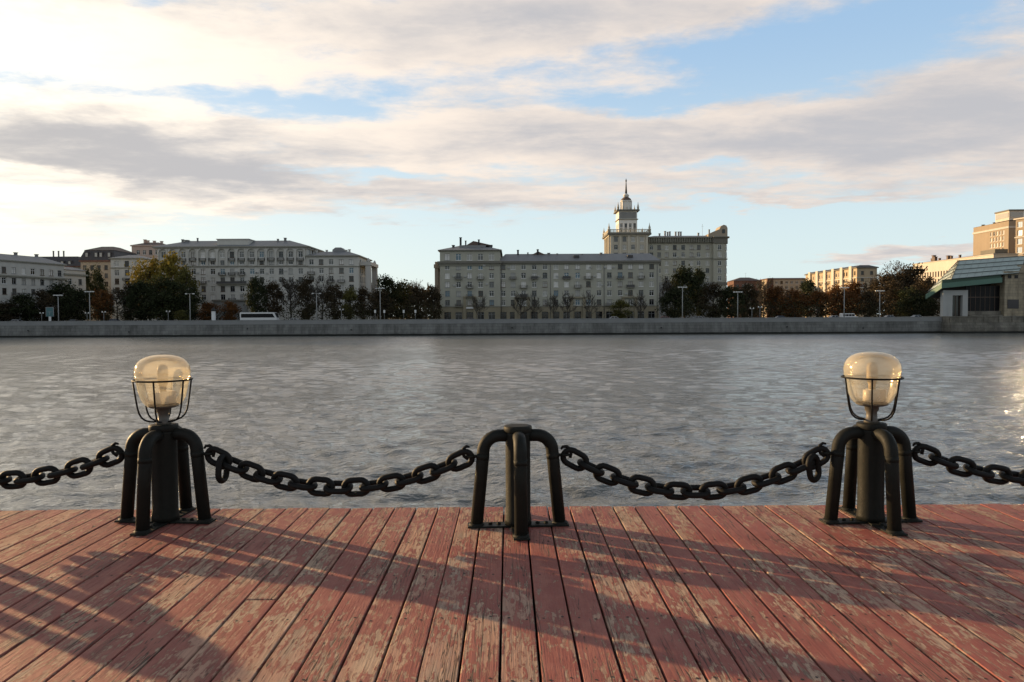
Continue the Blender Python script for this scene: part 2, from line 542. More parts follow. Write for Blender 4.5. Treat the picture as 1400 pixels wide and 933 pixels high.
# ------------------------------------------------------------------ bollards and lamps on the deck edge
def iron_material():
    m = bpy.data.materials.new("dark_painted_iron"); m.use_nodes = True
    k = Nodes(m.node_tree)
    out = k.new('ShaderNodeOutputMaterial')
    b = k.new('ShaderNodeBsdfPrincipled', {'Specular IOR Level': 0.16})
    k.nt.links.new(b.outputs[0], out.inputs[0])
    co = k.new('ShaderNodeTexCoord').outputs['Object']
    n = k.noise(co, 14, 6, 0.65); n2 = k.noise(co, 70, 5, 0.6); n3 = k.noise(co, 5, 3, 0.5)
    c = k.mix(n, (0.0075, 0.008, 0.007), (0.019, 0.0195, 0.0155))
    c = k.mix(k.mul(k.ramp(n2, 0.62, 0.70), k.ramp(n3, 0.45, 0.65, 0.1, 0.8)), c, (0.06, 0.034, 0.02))
    k.put(b.inputs['Base Color'], c)
    k.put(b.inputs['Roughness'], k.ramp(n3, 0.3, 0.7, 0.48, 0.70))
    bp = k.new('ShaderNodeBump', {'Strength': 1.0, 'Distance': 0.0012, 'Height': k.add(n2, k.mul(n, 1.6))})
    k.put(b.inputs['Normal'], bp.outputs[0])
    return m
IRON = iron_material()
CHAIN_IRON = mat('black_chain_iron', (0.009, 0.0084, 0.0075), 0.62, spec=0.18, var=0.4, vscale=16, bump=0.0015, bscale=60)
WIRE = mat('black_wire', (0.006, 0.006, 0.006), 0.6, spec=0.15)
SOCKET = mat('grey_socket', (0.085, 0.075, 0.06), 0.55, var=0.3, vscale=30)
PORCELAIN = mat('white_porcelain', (0.62, 0.58, 0.52), 0.35)
BRONZE = mat('tarnished_reflector', (0.55, 0.46, 0.32), 0.5)

def amber_material():
    m = bpy.data.materials.new("amber_glass"); m.use_nodes = True
    k = Nodes(m.node_tree)
    out = k.new('ShaderNodeOutputMaterial')
    tr = k.new('ShaderNodeBsdfTransparent', {'Color': (0.97, 0.93, 0.84)})
    gl = k.new('ShaderNodeBsdfGlossy', {'Color': (1.0, 0.93, 0.80), 'Roughness': 0.10})
    tl = k.new('ShaderNodeBsdfTranslucent', {'Color': (0.96, 0.90, 0.74)})
    df = k.new('ShaderNodeBsdfDiffuse', {'Color': (0.80, 0.76, 0.65)})
    co = k.new('ShaderNodeTexCoord').outputs['Object']
    z = k.new('ShaderNodeSeparateXYZ', {0: co}).outputs[2]
    dust = k.new('ShaderNodeMixShader', {0: 0.45})
    k.nt.links.new(tl.outputs[0], dust.inputs[1]); k.nt.links.new(df.outputs[0], dust.inputs[2])
    # dust film, a little heavier over the top of the globe
    film = k.ramp(z, 1.0, 1.17, 0.27, 0.56)
    film = k.add(film, k.mul(k.sub(k.noise(co, 22, 5, 0.6), 0.5), 0.14))
    a = k.new('ShaderNodeMixShader', {0: film})
    k.nt.links.new(tr.outputs[0], a.inputs[1]); k.nt.links.new(dust.outputs[0], a.inputs[2])
    fr = k.new('ShaderNodeLayerWeight', {'Blend': 0.30}).outputs['Fresnel']
    s = k.new('ShaderNodeMixShader', {0: k.math('MINIMUM', k.mul(fr, 0.9), 0.75)})
    k.nt.links.new(a.outputs[0], s.inputs[1]); k.nt.links.new(gl.outputs[0], s.inputs[2])
    k.nt.links.new(s.outputs[0], out.inputs[0])
    return m
AMBER = amber_material()

def bollard_meshes():
    M = {}
    col = MB()
    col.lathe([(0.096, 0.02), (0.095, 0.05), (0.089, 0.10), (0.089, 0.66), (0.092, 0.675)], 28)
    M['column'] = col.mesh('column', IRON)
    c = MB()
    c.lathe([(0.094, 0.676), (0.100, 0.682), (0.101, 0.712), (0.096, 0.722), (0.072, 0.724)], 32)
    M['collar'] = c.mesh('collar', IRON)
    leg = MB()
    path = [(0.05, 0, 0.652), (0.12, 0, 0.652)]
    for q in range(0, 13):
        a = R(90 - q * 7.0)
        path.append((0.132 + 0.115 * math.cos(a), 0, 0.537 + 0.115 * math.sin(a)))
    path += [(0.2535, 0, 0.47), (0.298, 0, 0.012)]
    leg.tube(path, 0.045, 16)
    leg.tube([(0.2485, 0, 0.523), (0.2525, 0, 0.485)], 0.0466, 16)      # welded sleeve
    leg.lathe([(0.056, 0.008), (0.056, 0.018), (0.048, 0.030)], 16, c=(0.299, 0, 0))
    M['leg'] = leg.mesh('leg', IRON)
    pl = MB()
    for a in (0, 90):
        Mx = Matrix.Rotation(R(a), 4, 'Z')
        z = 0.0145 if a else 0.016
        pl.box(-0.36, 0.36, -0.055, 0.055, 0.0035 + (0.0005 if a else 0), z, M=Mx)
    M['base_plate'] = pl.mesh('base_plate', IRON)
    bo = MB()
    bo.lathe([(0.015, 0.0), (0.015, 0.012), (0.008, 0.016)], 6, smooth=False)
    M['bolt'] = bo.mesh('bolt', IRON)
    lug = MB()
    lug.tube([(0.285, 0, 0.505), (0.320, 0, 0.507)], 0.012, 8)
    lug.tube([(0.340 + 0.024 * math.cos(R(a)), 0.024 * math.sin(R(a)), 0.508) for a in range(0, 360, 30)], 0.010, 8, closed=True)
    M['chain_lug'] = lug.mesh('chain_lug', IRON)
    # lamp
    so = MB()
    so.lathe([(0.052, 0.722), (0.052, 0.745), (0.038, 0.752), (0.036, 0.80), (0.046, 0.812), (0.048, 0.84), (0.085, 0.846), (0.108, 0.856), (0.104, 0.870), (0.05, 0.874)], 24)
    M['socket'] = so.mesh('socket', SOCKET)
    gb = MB()
    prof = [(0.107, 0.858), (0.128, 0.868), (0.150, 0.893), (0.166, 0.93), (0.180, 0.98), (0.190, 1.03), (0.1945, 1.06), (0.2005, 1.064), (0.2015, 1.072), (0.199, 1.078),
            (0.2025, 1.10), (0.2005, 1.128), (0.193, 1.154), (0.178, 1.179), (0.152, 1.202), (0.116, 1.219), (0.074, 1.229), (0.035, 1.233), (0.010, 1.2335)]
    prof = [(r * 0.935, z) for r, z in prof]
    gb.lathe(prof, 48, close=False)
    gb.f.append(tuple(len(gb.v) - 48 + q for q in range(48))); gb.m.append(0); gb.sm.append(True)
    M['globe'] = gb.mesh('globe', AMBER)
    cg = MB()
    cg.tube([(0.199 * math.cos(R(a)), 0.199 * math.sin(R(a)), 1.050) for a in range(0, 360, 8)], 0.0065, 8, closed=True)
    for q in range(6):
        ca, sa = math.cos(R(q * 60)), math.sin(R(q * 60))
        pr = [(0.199, 1.050), (0.186, 0.95), (0.173, 0.86), (0.163, 0.815), (0.146, 0.782), (0.122, 0.760), (0.09, 0.748), (0.045, 0.744)]
        cg.tube([(r * ca, r * sa, z) for r, z in pr], 0.0062, 8)
    M['cage'] = cg.mesh('cage', WIRE)
    ba = MB()
    ba.lathe([(0.052, 0.874), (0.056, 0.88), (0.056, 0.955), (0.050, 0.962)], 20, c=(-0.01, -0.01, 0))
    ba.box(-0.03, 0.075, -0.05, 0.03, 0.876, 0.965)
    M['lamp_holder'] = ba.mesh('lamp_holder', PORCELAIN)
    bu = MB()
    bu.lathe([(0.024, 0.962), (0.024, 1.0), (0.030, 1.012), (0.037, 1.04), (0.038, 1.12), (0.032, 1.145), (0.015, 1.16)], 18)
    M['bulb'] = bu.mesh('bulb', BRONZE)
    return M
BM = bollard_meshes()

def bollard(x, y, yaw, lamp, label, cage_rot=0.0):
    t = thing('bollard', (x, y, 0), label, 'bollard', 'bollards along the deck edge', yaw)
    for n in ('column', 'collar', 'base_plate'):
        put(n, BM[n], t)
    for q in range(4):
        put('leg', BM['leg'], t, rz=R(90 * q))
        for d in (0.14, 0.20):
            a = R(90 * q)
            put('bolt', BM['bolt'], t, loc=(d * math.cos(a) , d * math.sin(a), 0.015))
    for q in (0, 2):
        put('chain_lug', BM['chain_lug'], t, rz=R(90 * q))
    if lamp:
        l = put('lamp', BM['socket'], t, rz=R(cage_rot))
        for n in ('globe', 'cage', 'lamp_holder', 'bulb'):
            put(n, BM[n], l)
    return t

bl = at_z(226.5, 713.5, 0); bm_ = at_z(708.5, 719, 0); br = at_z(1190, 713.5, 0)
BOLL = [(-7.75, bl.y + 0.02, 0.0, True), (-5.12, bl.y + 0.01, R(14), False), (bl.x, bl.y, R(-4), True), (bm_.x, bm_.y, R(3.5), False),
        (br.x, br.y, R(4), True), (5.24, br.y, R(-2), False)]
LAB = ['four-legged iron bollard with lamp farthest along the deck edge, past a lampless one', 'lampless iron bollard at the far end of the sagging chain',
       'black four-legged bollard with caged amber lamp, below the grey arcaded block across the river',
       'black four-legged iron bollard without a lamp between the two lamp bollards',
       'black four-legged bollard with amber lamp, nearest the sun glitter on the river',
       'lampless iron bollard beyond the lamp bollard by the sun glitter']
for (x, y, yaw, lamp), lb, cr in zip(BOLL, LAB, (0, 0, 42, 0, 0, 0)):
    bollard(x, y, yaw, lamp, lb, cr)

# ------------------------------------------------------------------ chains
def link_mesh():
    mb = MB()
    rr, half = 0.053, 0.035
    pts = []
    for q in range(9):
        a = R(-90 + q * 22.5); pts.append((half + rr * math.cos(a), 0, rr * math.sin(a)))
    for q in range(9):
        a = R(90 + q * 22.5); pts.append((-half + rr * math.cos(a), 0, rr * math.sin(a)))
    mb.tube(pts, 0.0215, 12, closed=True)
    return mb.mesh('link', CHAIN_IRON)
LINK = link_mesh()
hk = MB()
hk.tube([(0, 0, -0.03), (0.02, 0, 0.0), (0.022, 0, 0.03), (0.005, 0, 0.055), (-0.022, 0, 0.062), (-0.04, 0, 0.05)], [0.012, 0.012, 0.012, 0.012, 0.011, 0.007], 8)
HOOK = hk.mesh('hook', CHAIN_IRON)

def lug_point(i, side):
    x, y, yaw, _ = BOLL[i]
    return Vector((x + side * 0.352 * math.cos(yaw), y + side * 0.352 * math.sin(yaw), 0.505))

def chain(A, B, sag, roll, label, seed, loose=None):
    rng = random.Random(seed)
    mid = (A + B) / 2
    t = thing('chain', (mid.x, mid.y, mid.z - sag), label, 'chain', 'chains slung between the bollards')
    base = Vector(t.location)
    def P(u):
        p = A.lerp(B, u); p.z -= 4 * sag * u * (1 - u); return p
    N = 600
    acc = [0.0]
    for q in range(N): acc.append(acc[-1] + (P((q + 1) / N) - P(q / N)).length)
    L = acc[-1]
    n = round(L / 0.131); pitch = L / n
    def at(s):
        s = max(0, min(L, s))
        for q in range(N):
            if acc[q + 1] >= s:
                return P((q + (s - acc[q]) / max(1e-9, acc[q + 1] - acc[q])) / N)
        return B
    for q in range(n):
        p0, p1 = at(q * pitch), at((q + 1) * pitch)
        T = (p1 - p0).normalized()
        up = Vector((0, 0, 1)); up = (up - T * up.dot(T)).normalized()
        a = R(roll + 90 * (q % 2) + rng.uniform(-9, 9))
        Z = (up * math.cos(a) + T.cross(up) * math.sin(a)).normalized()
        Y = Z.cross(T)
        Mx = Matrix((T, Y, Z)).transposed().to_4x4()
        o = put('link', LINK, t)
        o.matrix_local = Matrix.Translation((p0 + p1) / 2 - base) @ Mx
    for e, s in ((A, 1), (B, -1)):
        h = put('hook', HOOK, t); h.location = e - base + Vector((0.012 * s, -0.01, 0.01)); h.rotation_euler = (0, R(-20 * s), R(0 if s > 0 else 180))
    if loose:
        s, tilt, rz = loose
        p = at(s)
        o = put('loose_link', LINK, t)
        o.matrix_local = Matrix.Translation(p - base + Vector((0, -0.035, -0.05))) @ Matrix.Rotation(R(rz), 4, 'Z') @ Matrix.Rotation(R(90 + tilt), 4, 'Y')
    return t

chain(lug_point(0, 1), lug_point(1, -1), 0.25, 20, 'slack iron chain farthest along the deck edge', 1)
chain(lug_point(1, 1), lug_point(2, -1), 0.205, 8, 'heavy chain running out of the frame from the lamp bollard under the pale block', 2)
chain(lug_point(2, 1), lug_point(3, -1), 0.235, 14, 'heavy chain from the lampless bollard to the lamp bollard below the arcaded block', 3, (0.115, 8, 80))
chain(lug_point(3, 1), lug_point(4, -1), 0.272, 12, 'deeper sagging chain between the lampless bollard and the lamp nearest the glitter', 4, (lug_point(4, -1).x - lug_point(3, 1).x + 0.0, -14, 35))
chain(lug_point(4, 1), lug_point(5, -1), 0.205, 8, 'chain leaving the frame in front of the sun glitter on the water', 5)

# ------------------------------------------------------------------ far bank: ground, road, embankment
ASPH = mat('asphalt', (0.05, 0.05, 0.052), 0.9, var=0.25, vscale=0.5)
g = MB(); g.box(-6000, 6000, BANK_Y + 0.9, 7000, -8, BANK_Z)
kind(g.build('ground', mat('park_earth', (0.055, 0.06, 0.032), 0.95, var=0.4, vscale=0.06)), 'structure')
g = MB(); g.face([(-900, BANK_Y + 1.0, BANK_Z + .12), (900, BANK_Y + 1.0, BANK_Z + .12), (900, BANK_Y + 5.5, BANK_Z + .12), (-900, BANK_Y + 5.5, BANK_Z + .12)])
g.box(-900, 900, BANK_Y + 5.5, BANK_Y + 5.75, BANK_Z - .1, BANK_Z + .13)
kind(g.build('pavement', mat('pavement_slabs', (0.22, 0.21, 0.2), 0.9, var=0.15, vscale=0.8)), 'structure')
g = MB(); g.face([(-900, BANK_Y + 5.76, BANK_Z + .004), (900, BANK_Y + 5.76, BANK_Z + .004), (900, BANK_Y + 20, BANK_Z + .004), (-900, BANK_Y + 20, BANK_Z + .004)])
kind(g.build('road', ASPH), 'structure')
g = MB()
for q in range(-60, 61):
    g.face([(q * 9, BANK_Y + 12.8, BANK_Z + .008), (q * 9 + 3, BANK_Y + 12.8, BANK_Z + .008), (q * 9 + 3, BANK_Y + 12.95, BANK_Z + .008), (q * 9, BANK_Y + 12.95, BANK_Z + .008)])
kind(g.build('road_markings', mat('road_paint', (0.7, 0.7, 0.68), 0.8)), 'structure')

def masonry(name, c1, c2, bw, bh, joint, rough=0.85, mortar=0.012, wet=None):
    m = bpy.data.materials.new(name); m.use_nodes = True
    k = Nodes(m.node_tree)
    out = k.new('ShaderNodeOutputMaterial')
    b = k.new('ShaderNodeBsdfPrincipled', {'Roughness': rough, 'Specular IOR Level': 0.3})
    k.nt.links.new(b.outputs[0], out.inputs[0])
    co = k.new('ShaderNodeTexCoord').outputs['Object']
    s = k.new('ShaderNodeSeparateXYZ', {0: co})
    v = k.vec(k.add(s.outputs[0], s.outputs[1]), s.outputs[2], 0.0)
    br = k.new('ShaderNodeTexBrick', {'Vector': v, 'Color1': c1, 'Color2': c2, 'Mortar': joint, 'Scale': 1.0, 'Mortar Size': mortar,
                                      'Brick Width': bw, 'Row Height': bh, 'Bias': 0.0})
    n = k.add(k.mul(k.noise(k.scale(co, (1, 1, 0.22)), 0.55, 6, 0.7), 0.6), k.mul(k.noise(k.scale(co, (1, 1, 0.5)), 0.09, 4, 0.6), 0.4))
    c = k.mix(1.0, br.outputs['Color'], k.mix(k.ramp(n, 0.3, 0.7), (0.5, 0.49, 0.47), (1.35, 1.34, 1.31)), 'MULTIPLY')
    if wet is not None:
        d = k.add(s.outputs[2], k.mul(k.sub(k.noise(co, 0.35, 4, 0.6), 0.5), 0.3))
        c = k.mix(k.ramp(d, wet - 0.1, wet + 0.12, 1.0, 0.0), c, (0.018, 0.019, 0.016))
    k.put(b.inputs['Base Color'], c)
    return m

GRANITE = masonry('embankment_granite', (0.185, 0.187, 0.18), (0.15, 0.152, 0.147), 2.4, 0.9, (0.08, 0.08, 0.08), 0.8, 0.03, 0.55)
BLACK = mat('sooty_black', (0.02, 0.02, 0.02), 0.7)
COPING = mat('parapet_granite', (0.215, 0.217, 0.212), 0.8, var=0.18, vscale=0.4)
em = thing('embankment_wall', (0, BANK_Y, WATER_Z), 'long grey granite embankment wall rising from the river on the far side', 'wall')
x1 = bx(1296, BANK_Y)
m_ = MB(); m_.prism([(0.0, -1.5), (0.0, 0.3), (0.25, 3.6), (1.0, 3.6), (1.0, -1.5)], 'x', -900, x1)
w_ = m_.build('wall', GRANITE, em); 
for p_, zd in ((38, 2.2), (176, 1.6), (338, 2.4), (480, 1.9), (700, 2.3), (904, 2.1), (1076, 2.2), (1180, 1.7)):
    m_ = MB(); xd = bx(p_, BANK_Y)
    m_.tube([(xd, .4, zd), (xd, -.12, zd - .05)], .26, 10, cap=False); m_.tube([(xd, -.11, zd - .05), (xd, -.10, zd - .05)], .22, 10, 1)
    m_.build('drain_outlet', [COPING, BLACK], em)
m_ = MB(); m_.box(-900, x1, 0.12, 1.08, 3.602, 3.85)
m_.build('ledge', COPING, em)
m_ = MB(); m_.box(-900, x1, 0.38, 0.80, 3.852, 4.82); m_.box(-900, x1, 0.30, 0.88, 4.822, 5.0)
for q in range(-150, int(x1 / 6)):
    m_.box(q * 6.0, q * 6.0 + 0.7, 0.30, 0.86, 3.852, 4.821)
m_.build('parapet', COPING, em)

# ------------------------------------------------------------------ building kit
def plaster(name, c, var=0.14):
    m = bpy.data.materials.new(name); m.use_nodes = True
    k = Nodes(m.node_tree)
    out = k.new('ShaderNodeOutputMaterial')
    b = k.new('ShaderNodeBsdfPrincipled', {'Roughness': 0.9, 'Specular IOR Level': 0.2})
    k.nt.links.new(b.outputs[0], out.inputs[0])
    co = k.new('ShaderNodeTexCoord').outputs['Object']
    n = k.noise(k.scale(co, (1, 1, 0.25)), 0.45, 6, 0.65)
    n2 = k.noise(co, 0.12, 3, 0.5)
    f = k.add(k.mul(n, 0.65), k.mul(n2, 0.35))
    k.put(b.inputs['Base Color'], k.mix(f, tuple(q * (1 - 2 * var) for q in c), tuple(q * (1 + 2 * var) for q in c)))
    return m

P_PALE = plaster('pale_grey_plaster', (0.50, 0.485, 0.44))
P_OLIVE = plaster('olive_grey_plaster', (0.38, 0.37, 0.305))
P_STONE = plaster('yellowish_stone', (0.27, 0.235, 0.165))
P_LIGHT = plaster('light_plaster', (0.46, 0.44, 0.40))
P_WHITE = plaster('whitewashed_stone', (0.70, 0.68, 0.63))
P_TAN = plaster('tan_plaster', (0.36, 0.30, 0.225))
P_PINK = plaster('pinkish_plaster', (0.46, 0.36, 0.30))
P_CREAM = plaster('cream_plaster', (0.52, 0.475, 0.41))
P_SAND = plaster('sand_plaster', (0.29, 0.235, 0.175))
P_TOWER = plaster('tower_stone', (0.50, 0.46, 0.375))
P_TRIM = plaster('stone_trim', (0.24, 0.23, 0.19))
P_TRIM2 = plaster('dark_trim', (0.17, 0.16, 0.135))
P_BRICK = masonry('red_brick', (0.15, 0.066, 0.048), (0.12, 0.055, 0.04), 0.5, 0.16, (0.2, 0.15, 0.12))
P_GREYW = plaster('grey_plaster', (0.24, 0.24, 0.23))
ROOF_GREY = mat('grey_roof_metal', (0.20, 0.20, 0.20), 0.6, var=0.2, vscale=0.5, stretch=(1, 0.1, 1))
ROOF_DARK = mat('dark_roof', (0.055, 0.05, 0.05), 0.7, var=0.3, vscale=0.5)
ROOF_BROWN = mat('brown_roof', (0.11, 0.075, 0.06), 0.7, var=0.3, vscale=0.5)
PIPE = mat('pipe_grey', (0.16, 0.155, 0.15), 0.6)
WHITEF = mat('white_window_frame', (0.72, 0.71, 0.68), 0.6)
BROWNF = mat('brown_window_frame', (0.10, 0.065, 0.045), 0.6)
GREYF = mat('grey_window_frame', (0.25, 0.25, 0.25), 0.6)
GL_DARK = mat('dark_glass', (0.012, 0.013, 0.014), 0.06)
GL_MID = mat('curtained_glass', (0.10, 0.10, 0.095), 0.12)
GL_PALE = mat('white_curtained_glass', (0.36, 0.35, 0.32), 0.15)
GL_WHITE = mat('bright_curtained_glass', (0.62, 0.60, 0.56), 0.2)
GL_TINT = mat('tinted_glass', (0.008, 0.008, 0.009), 0.35, spec=0.15)
GL_BLUE = mat('bluish_glass', (0.10, 0.16, 0.20), 0.05)  # blue put into the base colour for reflected sky
GL_SUN = mat('facade_glass', (0.42, 0.47, 0.55), 0.05, metal=0.9)
RAILM = mat('balcony_iron', (0.06, 0.058, 0.055), 0.6)
ACW = mat('ac_white', (0.42, 0.42, 0.40), 0.6)

WCACHE = {}
def window_mesh(w, h, var, fr):
    key = (round(w, 2), round(h, 2), var, fr)
    if key in WCACHE: return WCACHE[key]
    mb = MB()
    t = 0.09
    mb.face([(-w / 2, 0.10, 0), (w / 2, 0.10, 0), (w / 2, 0.10, h), (-w / 2, 0.10, h)], 1)
    mb.box(-w / 2, -w / 2 + t, 0.02, 0.13, 0, h); mb.box(w / 2 - t, w / 2, 0.02, 0.13, 0, h)
    mb.box(-w / 2 + t, w / 2 - t, 0.02, 0.13, 0, t); mb.box(-w / 2 + t, w / 2 - t, 0.02, 0.13, h - t, h)
    if w > 0.9:
        mb.box(-0.05, 0.05, 0.03, 0.12, t, h - t)
        mb.box(-w / 2 + t, -0.05, 0.035, 0.12, h * 0.68, h * 0.68 + 0.08); mb.box(0.05, w / 2 - t, 0.035, 0.12, h * 0.68, h * 0.68 + 0.08)
    mb.box(-w / 2 - 0.12, w / 2 + 0.12, -0.36, 0.0, -0.14, -0.004)      # sill
    me = mb.mesh('window', [fr, {'d': GL_DARK, 'm': GL_MID, 'p': GL_PALE, 'b': GL_BLUE, 'w': GL_WHITE, 's': GL_SUN}[var]])
    WCACHE[key] = me
    return me

SIDES = {'front': ((1, 0), (0, 1), 0.0), 'left': ((0, -1), (1, 0), -math.pi / 2), 'right': ((0, 1), (-1, 0), math.pi / 2), 'back': ((-1, 0), (0, -1), math.pi)}

class House:
    def __init__(s, name, loc, L, D, label, rz=0.0, group=None, cat='building', seed=1):
        s.t = thing(name, loc, label, cat, group, rz)
        s.L, s.D = L, D
        s.rng = random.Random(seed)
        s.nwin = 0

    def p0(s, side, off=(0, 0, None, None)):
        x0, y0 = off[0], off[1]
        L = s.L if off[2] is None else off[2]; D = s.D if off[3] is None else off[3]
        return {'front': (x0, y0, L), 'left': (x0, y0 + D, D), 'right': (x0 + L, y0, D), 'back': (x0 + L, y0 + D, L)}[side]

    def wall(s, z0, z1, ops, m, off=(0, 0, None, None), name='wall', reveal=0.26):
        """four walls with real openings; ops: {side: [(u, z, w, h), ...]} (u along the side, z = sill)"""
        mb = MB()
        for side, (d, inn, _) in SIDES.items():
            px, py, L = s.p0(side, off)
            o = ops.get(side, [])
            us = sorted({0.0, L} | {round(v, 3) for (u, z, w, h) in o for v in (u - w / 2, u + w / 2)})
            zs = sorted({z0, z1} | {round(v, 3) for (u, z, w, h) in o for v in (z, z + h)})
            def P(u, z, dd=0.0): return (px + d[0] * u + inn[0] * dd, py + d[1] * u + inn[1] * dd, z)
            holes = {}
            for (u, z, w, h) in o:
                holes[(round(u - w / 2, 3), round(z, 3))] = (u, z, w, h)
            rect = [(round(u - w / 2, 3), round(u + w / 2, 3), round(z, 3), round(z + h, 3)) for (u, z, w, h) in o]
            for zi in range(len(zs) - 1):
                za, zb = zs[zi], zs[zi + 1]
                zm = (za + zb) / 2
                row = [r for r in rect if r[2] < zm < r[3]]
                run = None
                for ui in range(len(us) - 1):
                    um = (us[ui] + us[ui + 1]) / 2
                    solid = not any(r[0] < um < r[1] for r in row)
                    if solid and run is None: run = us[ui]
                    if not solid and run is not None:
                        mb.face([P(run, za), P(us[ui], za), P(us[ui], zb), P(run, zb)]); run = None
                if run is not None:
                    mb.face([P(run, za), P(us[-1], za), P(us[-1], zb), P(run, zb)])
            for (a, b, c, e) in rect:
                mb.face([P(a, c), P(a, e), P(a, e, reveal), P(a, c, reveal)])
                mb.face([P(b, e), P(b, c), P(b, c, reveal), P(b, e, reveal)])
                mb.face([P(a, e), P(b, e), P(b, e, reveal), P(a, e, reveal)])
                mb.face([P(b, c), P(a, c), P(a, c, reveal), P(b, c, reveal)])
        return mb.build(name, m, s.t, fix=False)

    def windows(s, ops, mix='ddddmmppb', frames=None, off=(0, 0, None, None), reveal=0.2, name='window', skip=0.0):
        frames = frames or [WHITEF, WHITEF, BROWNF, GREYF]
        for side, o in ops.items():
            d, inn, rz = SIDES[side]
            px, py, L = s.p0(side, off)
            for (u, z, w, h) in o:
                me = window_mesh(w, h, s.rng.choice(mix), s.rng.choice(frames))
                ob = put(name, me, s.t, (px + d[0] * u + inn[0] * reveal, py + d[1] * u + inn[1] * reveal, z), rz)
                s.nwin += 1

    def band(s, z0, z1, out, m, name='cornice', off=(0, 0, None, None)):
        x0, y0 = off[0], off[1]
        L = s.L if off[2] is None else off[2]; D = s.D if off[3] is None else off[3]
        mb = MB()
        mb.box(x0 - out, x0 + L + out, y0 - out, y0 + 0.001 - 0.004, z0, z1)
        mb.box(x0 - out, x0 + L + out, y0 + D + 0.003, y0 + D + out, z0, z1)
        mb.box(x0 - out, x0 - 0.003, y0 - 0.003, y0 + D + 0.003, z0, z1)
        mb.box(x0 + L + 0.003, x0 + L + out, y0 - 0.003, y0 + D + 0.003, z0, z1)
        return mb.build(name, m, s.t)

    def hip(s, z0, z1, inset, out, m, off=(0, 0, None, None), name='roof', insx=None):
        x0, y0 = off[0], off[1]
        L = s.L if off[2] is None else off[2]; D = s.D if off[3] is None else off[3]
        ix = inset if insx is None else insx
        a = [(x0 - out, y0 - out, z0), (x0 + L + out, y0 - out, z0), (x0 + L + out, y0 + D + out, z0), (x0 - out, y0 + D + out, z0)]
        b = [(x0 + ix, y0 + inset, z1), (x0 + L - ix, y0 + inset, z1), (x0 + L - ix, y0 + D - inset, z1), (x0 + ix, y0 + D - inset, z1)]
        mb = MB()
        mb.face(list(reversed(a))); mb.face(b)
        for q in range(4):
            r = (q + 1) % 4
            mb.face([a[q], a[r], b[r], b[q]])
        return mb.build(name, m, s.t)

    def chimney(s, x, y, z, h, w=0.7, m=None, parent=None, cap=True):
        mb = MB(); mb.box(x - w / 2, x + w / 2, y - w / 2, y + w / 2, z, z + h)
        if cap: mb.box(x - w * .68, x + w * .68, y - w * .68, y + w * .68, z + h + .002, z + h + 0.2)
        return mb.build('chimney', m or PIPE, parent or s.t)

    def antenna(s, x, y, z, h, parent=None):
        mb = MB(); mb.tube([(x, y, z), (x, y, z + h)], 0.06, 4)
        mb.box(x - 0.6, x + 0.6, y - .03, y + .03, z + h * 0.8, z + h * 0.8 + .06)
        return mb.build('antenna', PIPE, parent or s.t)

    def balcony(s, u, z, w, h=1.0, d=1.1, solid=False):
        mb = MB()
        mb.box(u - w / 2, u + w / 2, -d, -0.004, z - 0.18, z, 0)
        if solid:
            mb.box(u - w / 2, u + w / 2, -d, -d + 0.08, z + .002, z + h, 1)
            mb.box(u - w / 2, u - w / 2 + .08, -d + .081, -0.004, z + .002, z + h, 1); mb.box(u + w / 2 - .08, u + w / 2, -d + .081, -0.004, z + .002, z + h, 1)
        else:
            mb.box(u - w / 2, u + w / 2, -d, -d + 0.06, z + h - .06, z + h, 1)
            n = max(4, int(w / 0.22))
            for q in range(n + 1):
                x = u - w / 2 + .03 + q * (w - .06) / n
                mb.box(x - .03, x + .03, -d + .005, -d + .055, z + .002, z + h - .061, 1)
            for sx in (-1, 1):
                x = u + sx * (w / 2 - .03)
                mb.box(x - .03, x + .03, -d + .061, -.004, z + h - .06, z + h, 1)
                for q in range(4): mb.box(x - .028, x + .028, -d + .2 + q * .22, -d + .26 + q * .22, z + .002, z + h - .061, 1)
        return mb.build('balcony', [P_TRIM, RAILM], s.t)

    def ac(s, u, z):
        mb = MB(); mb.box(u - .42, u + .42, -.42, -.05, z, z + .58); mb.lathe([(0.2, 0), (0.2, 0.02)], 10, 1, c=(u, -0.44, z + .29))
        return mb.build('air_conditioner', [ACW, RAILM], s.t)

    def downpipe(s, u, z0, z1):
        mb = MB(); mb.tube([(u, -.12, z0), (u, -.12, z1)], 0.11, 6)
        return mb.build('downpipe', PIPE, s.t)


def grid(cols, rows, w, h):
    return [(u, z, w, h) for z in rows for u in cols]

def ht(px, py, Y): return bz(px, py, Y) - BANK_Z

# ------------------------------------------------------------------ grey corner block and the long block beside it
Y = 276.0
X0 = bx(602, Y); L = bx(684, Y) - X0
h = House('corner_block', (X0, Y, BANK_Z), L, 34, 'taller grey-olive corner block with attic floor and black chimney pipes', seed=3)
cols = [bx(p, Y) - X0 for p in (612, 627.3, 642.4, 657.4, 672.4)]
rows = [ht(650, y, Y) - 1.05 for y in (365, 377.2, 389.3, 401.6, 414.2)]
g_row = ht(650, 434.3, Y) + .3
attic = ht(650, 351.5, Y) - 1.25
EAVE, COR, BELT = ht(650, 342, Y), ht(650, 357.5, Y), ht(650, 419, Y)
side_cols = [4 + q * 3.9 for q in range(7)]
up = {'front': grid(cols, rows, 1.75, 2.1) + grid(cols, [attic], 2.0, 2.5), 'left': grid(side_cols, rows[:5], 1.7, 2.1)[::2]}
gr = {'front': [(c, 0.55, 2.5, 2.9) for c in cols]}
h.wall(BELT, EAVE, up, P_OLIVE)
h.wall(0, BELT - .002, gr, P_STONE, name='ground_floor', reveal=.3)
h.windows(up, 'dddmmpppwb'); h.windows(gr, 'ddd', [BROWNF, GREYF], name='shop_window', reveal=.24)
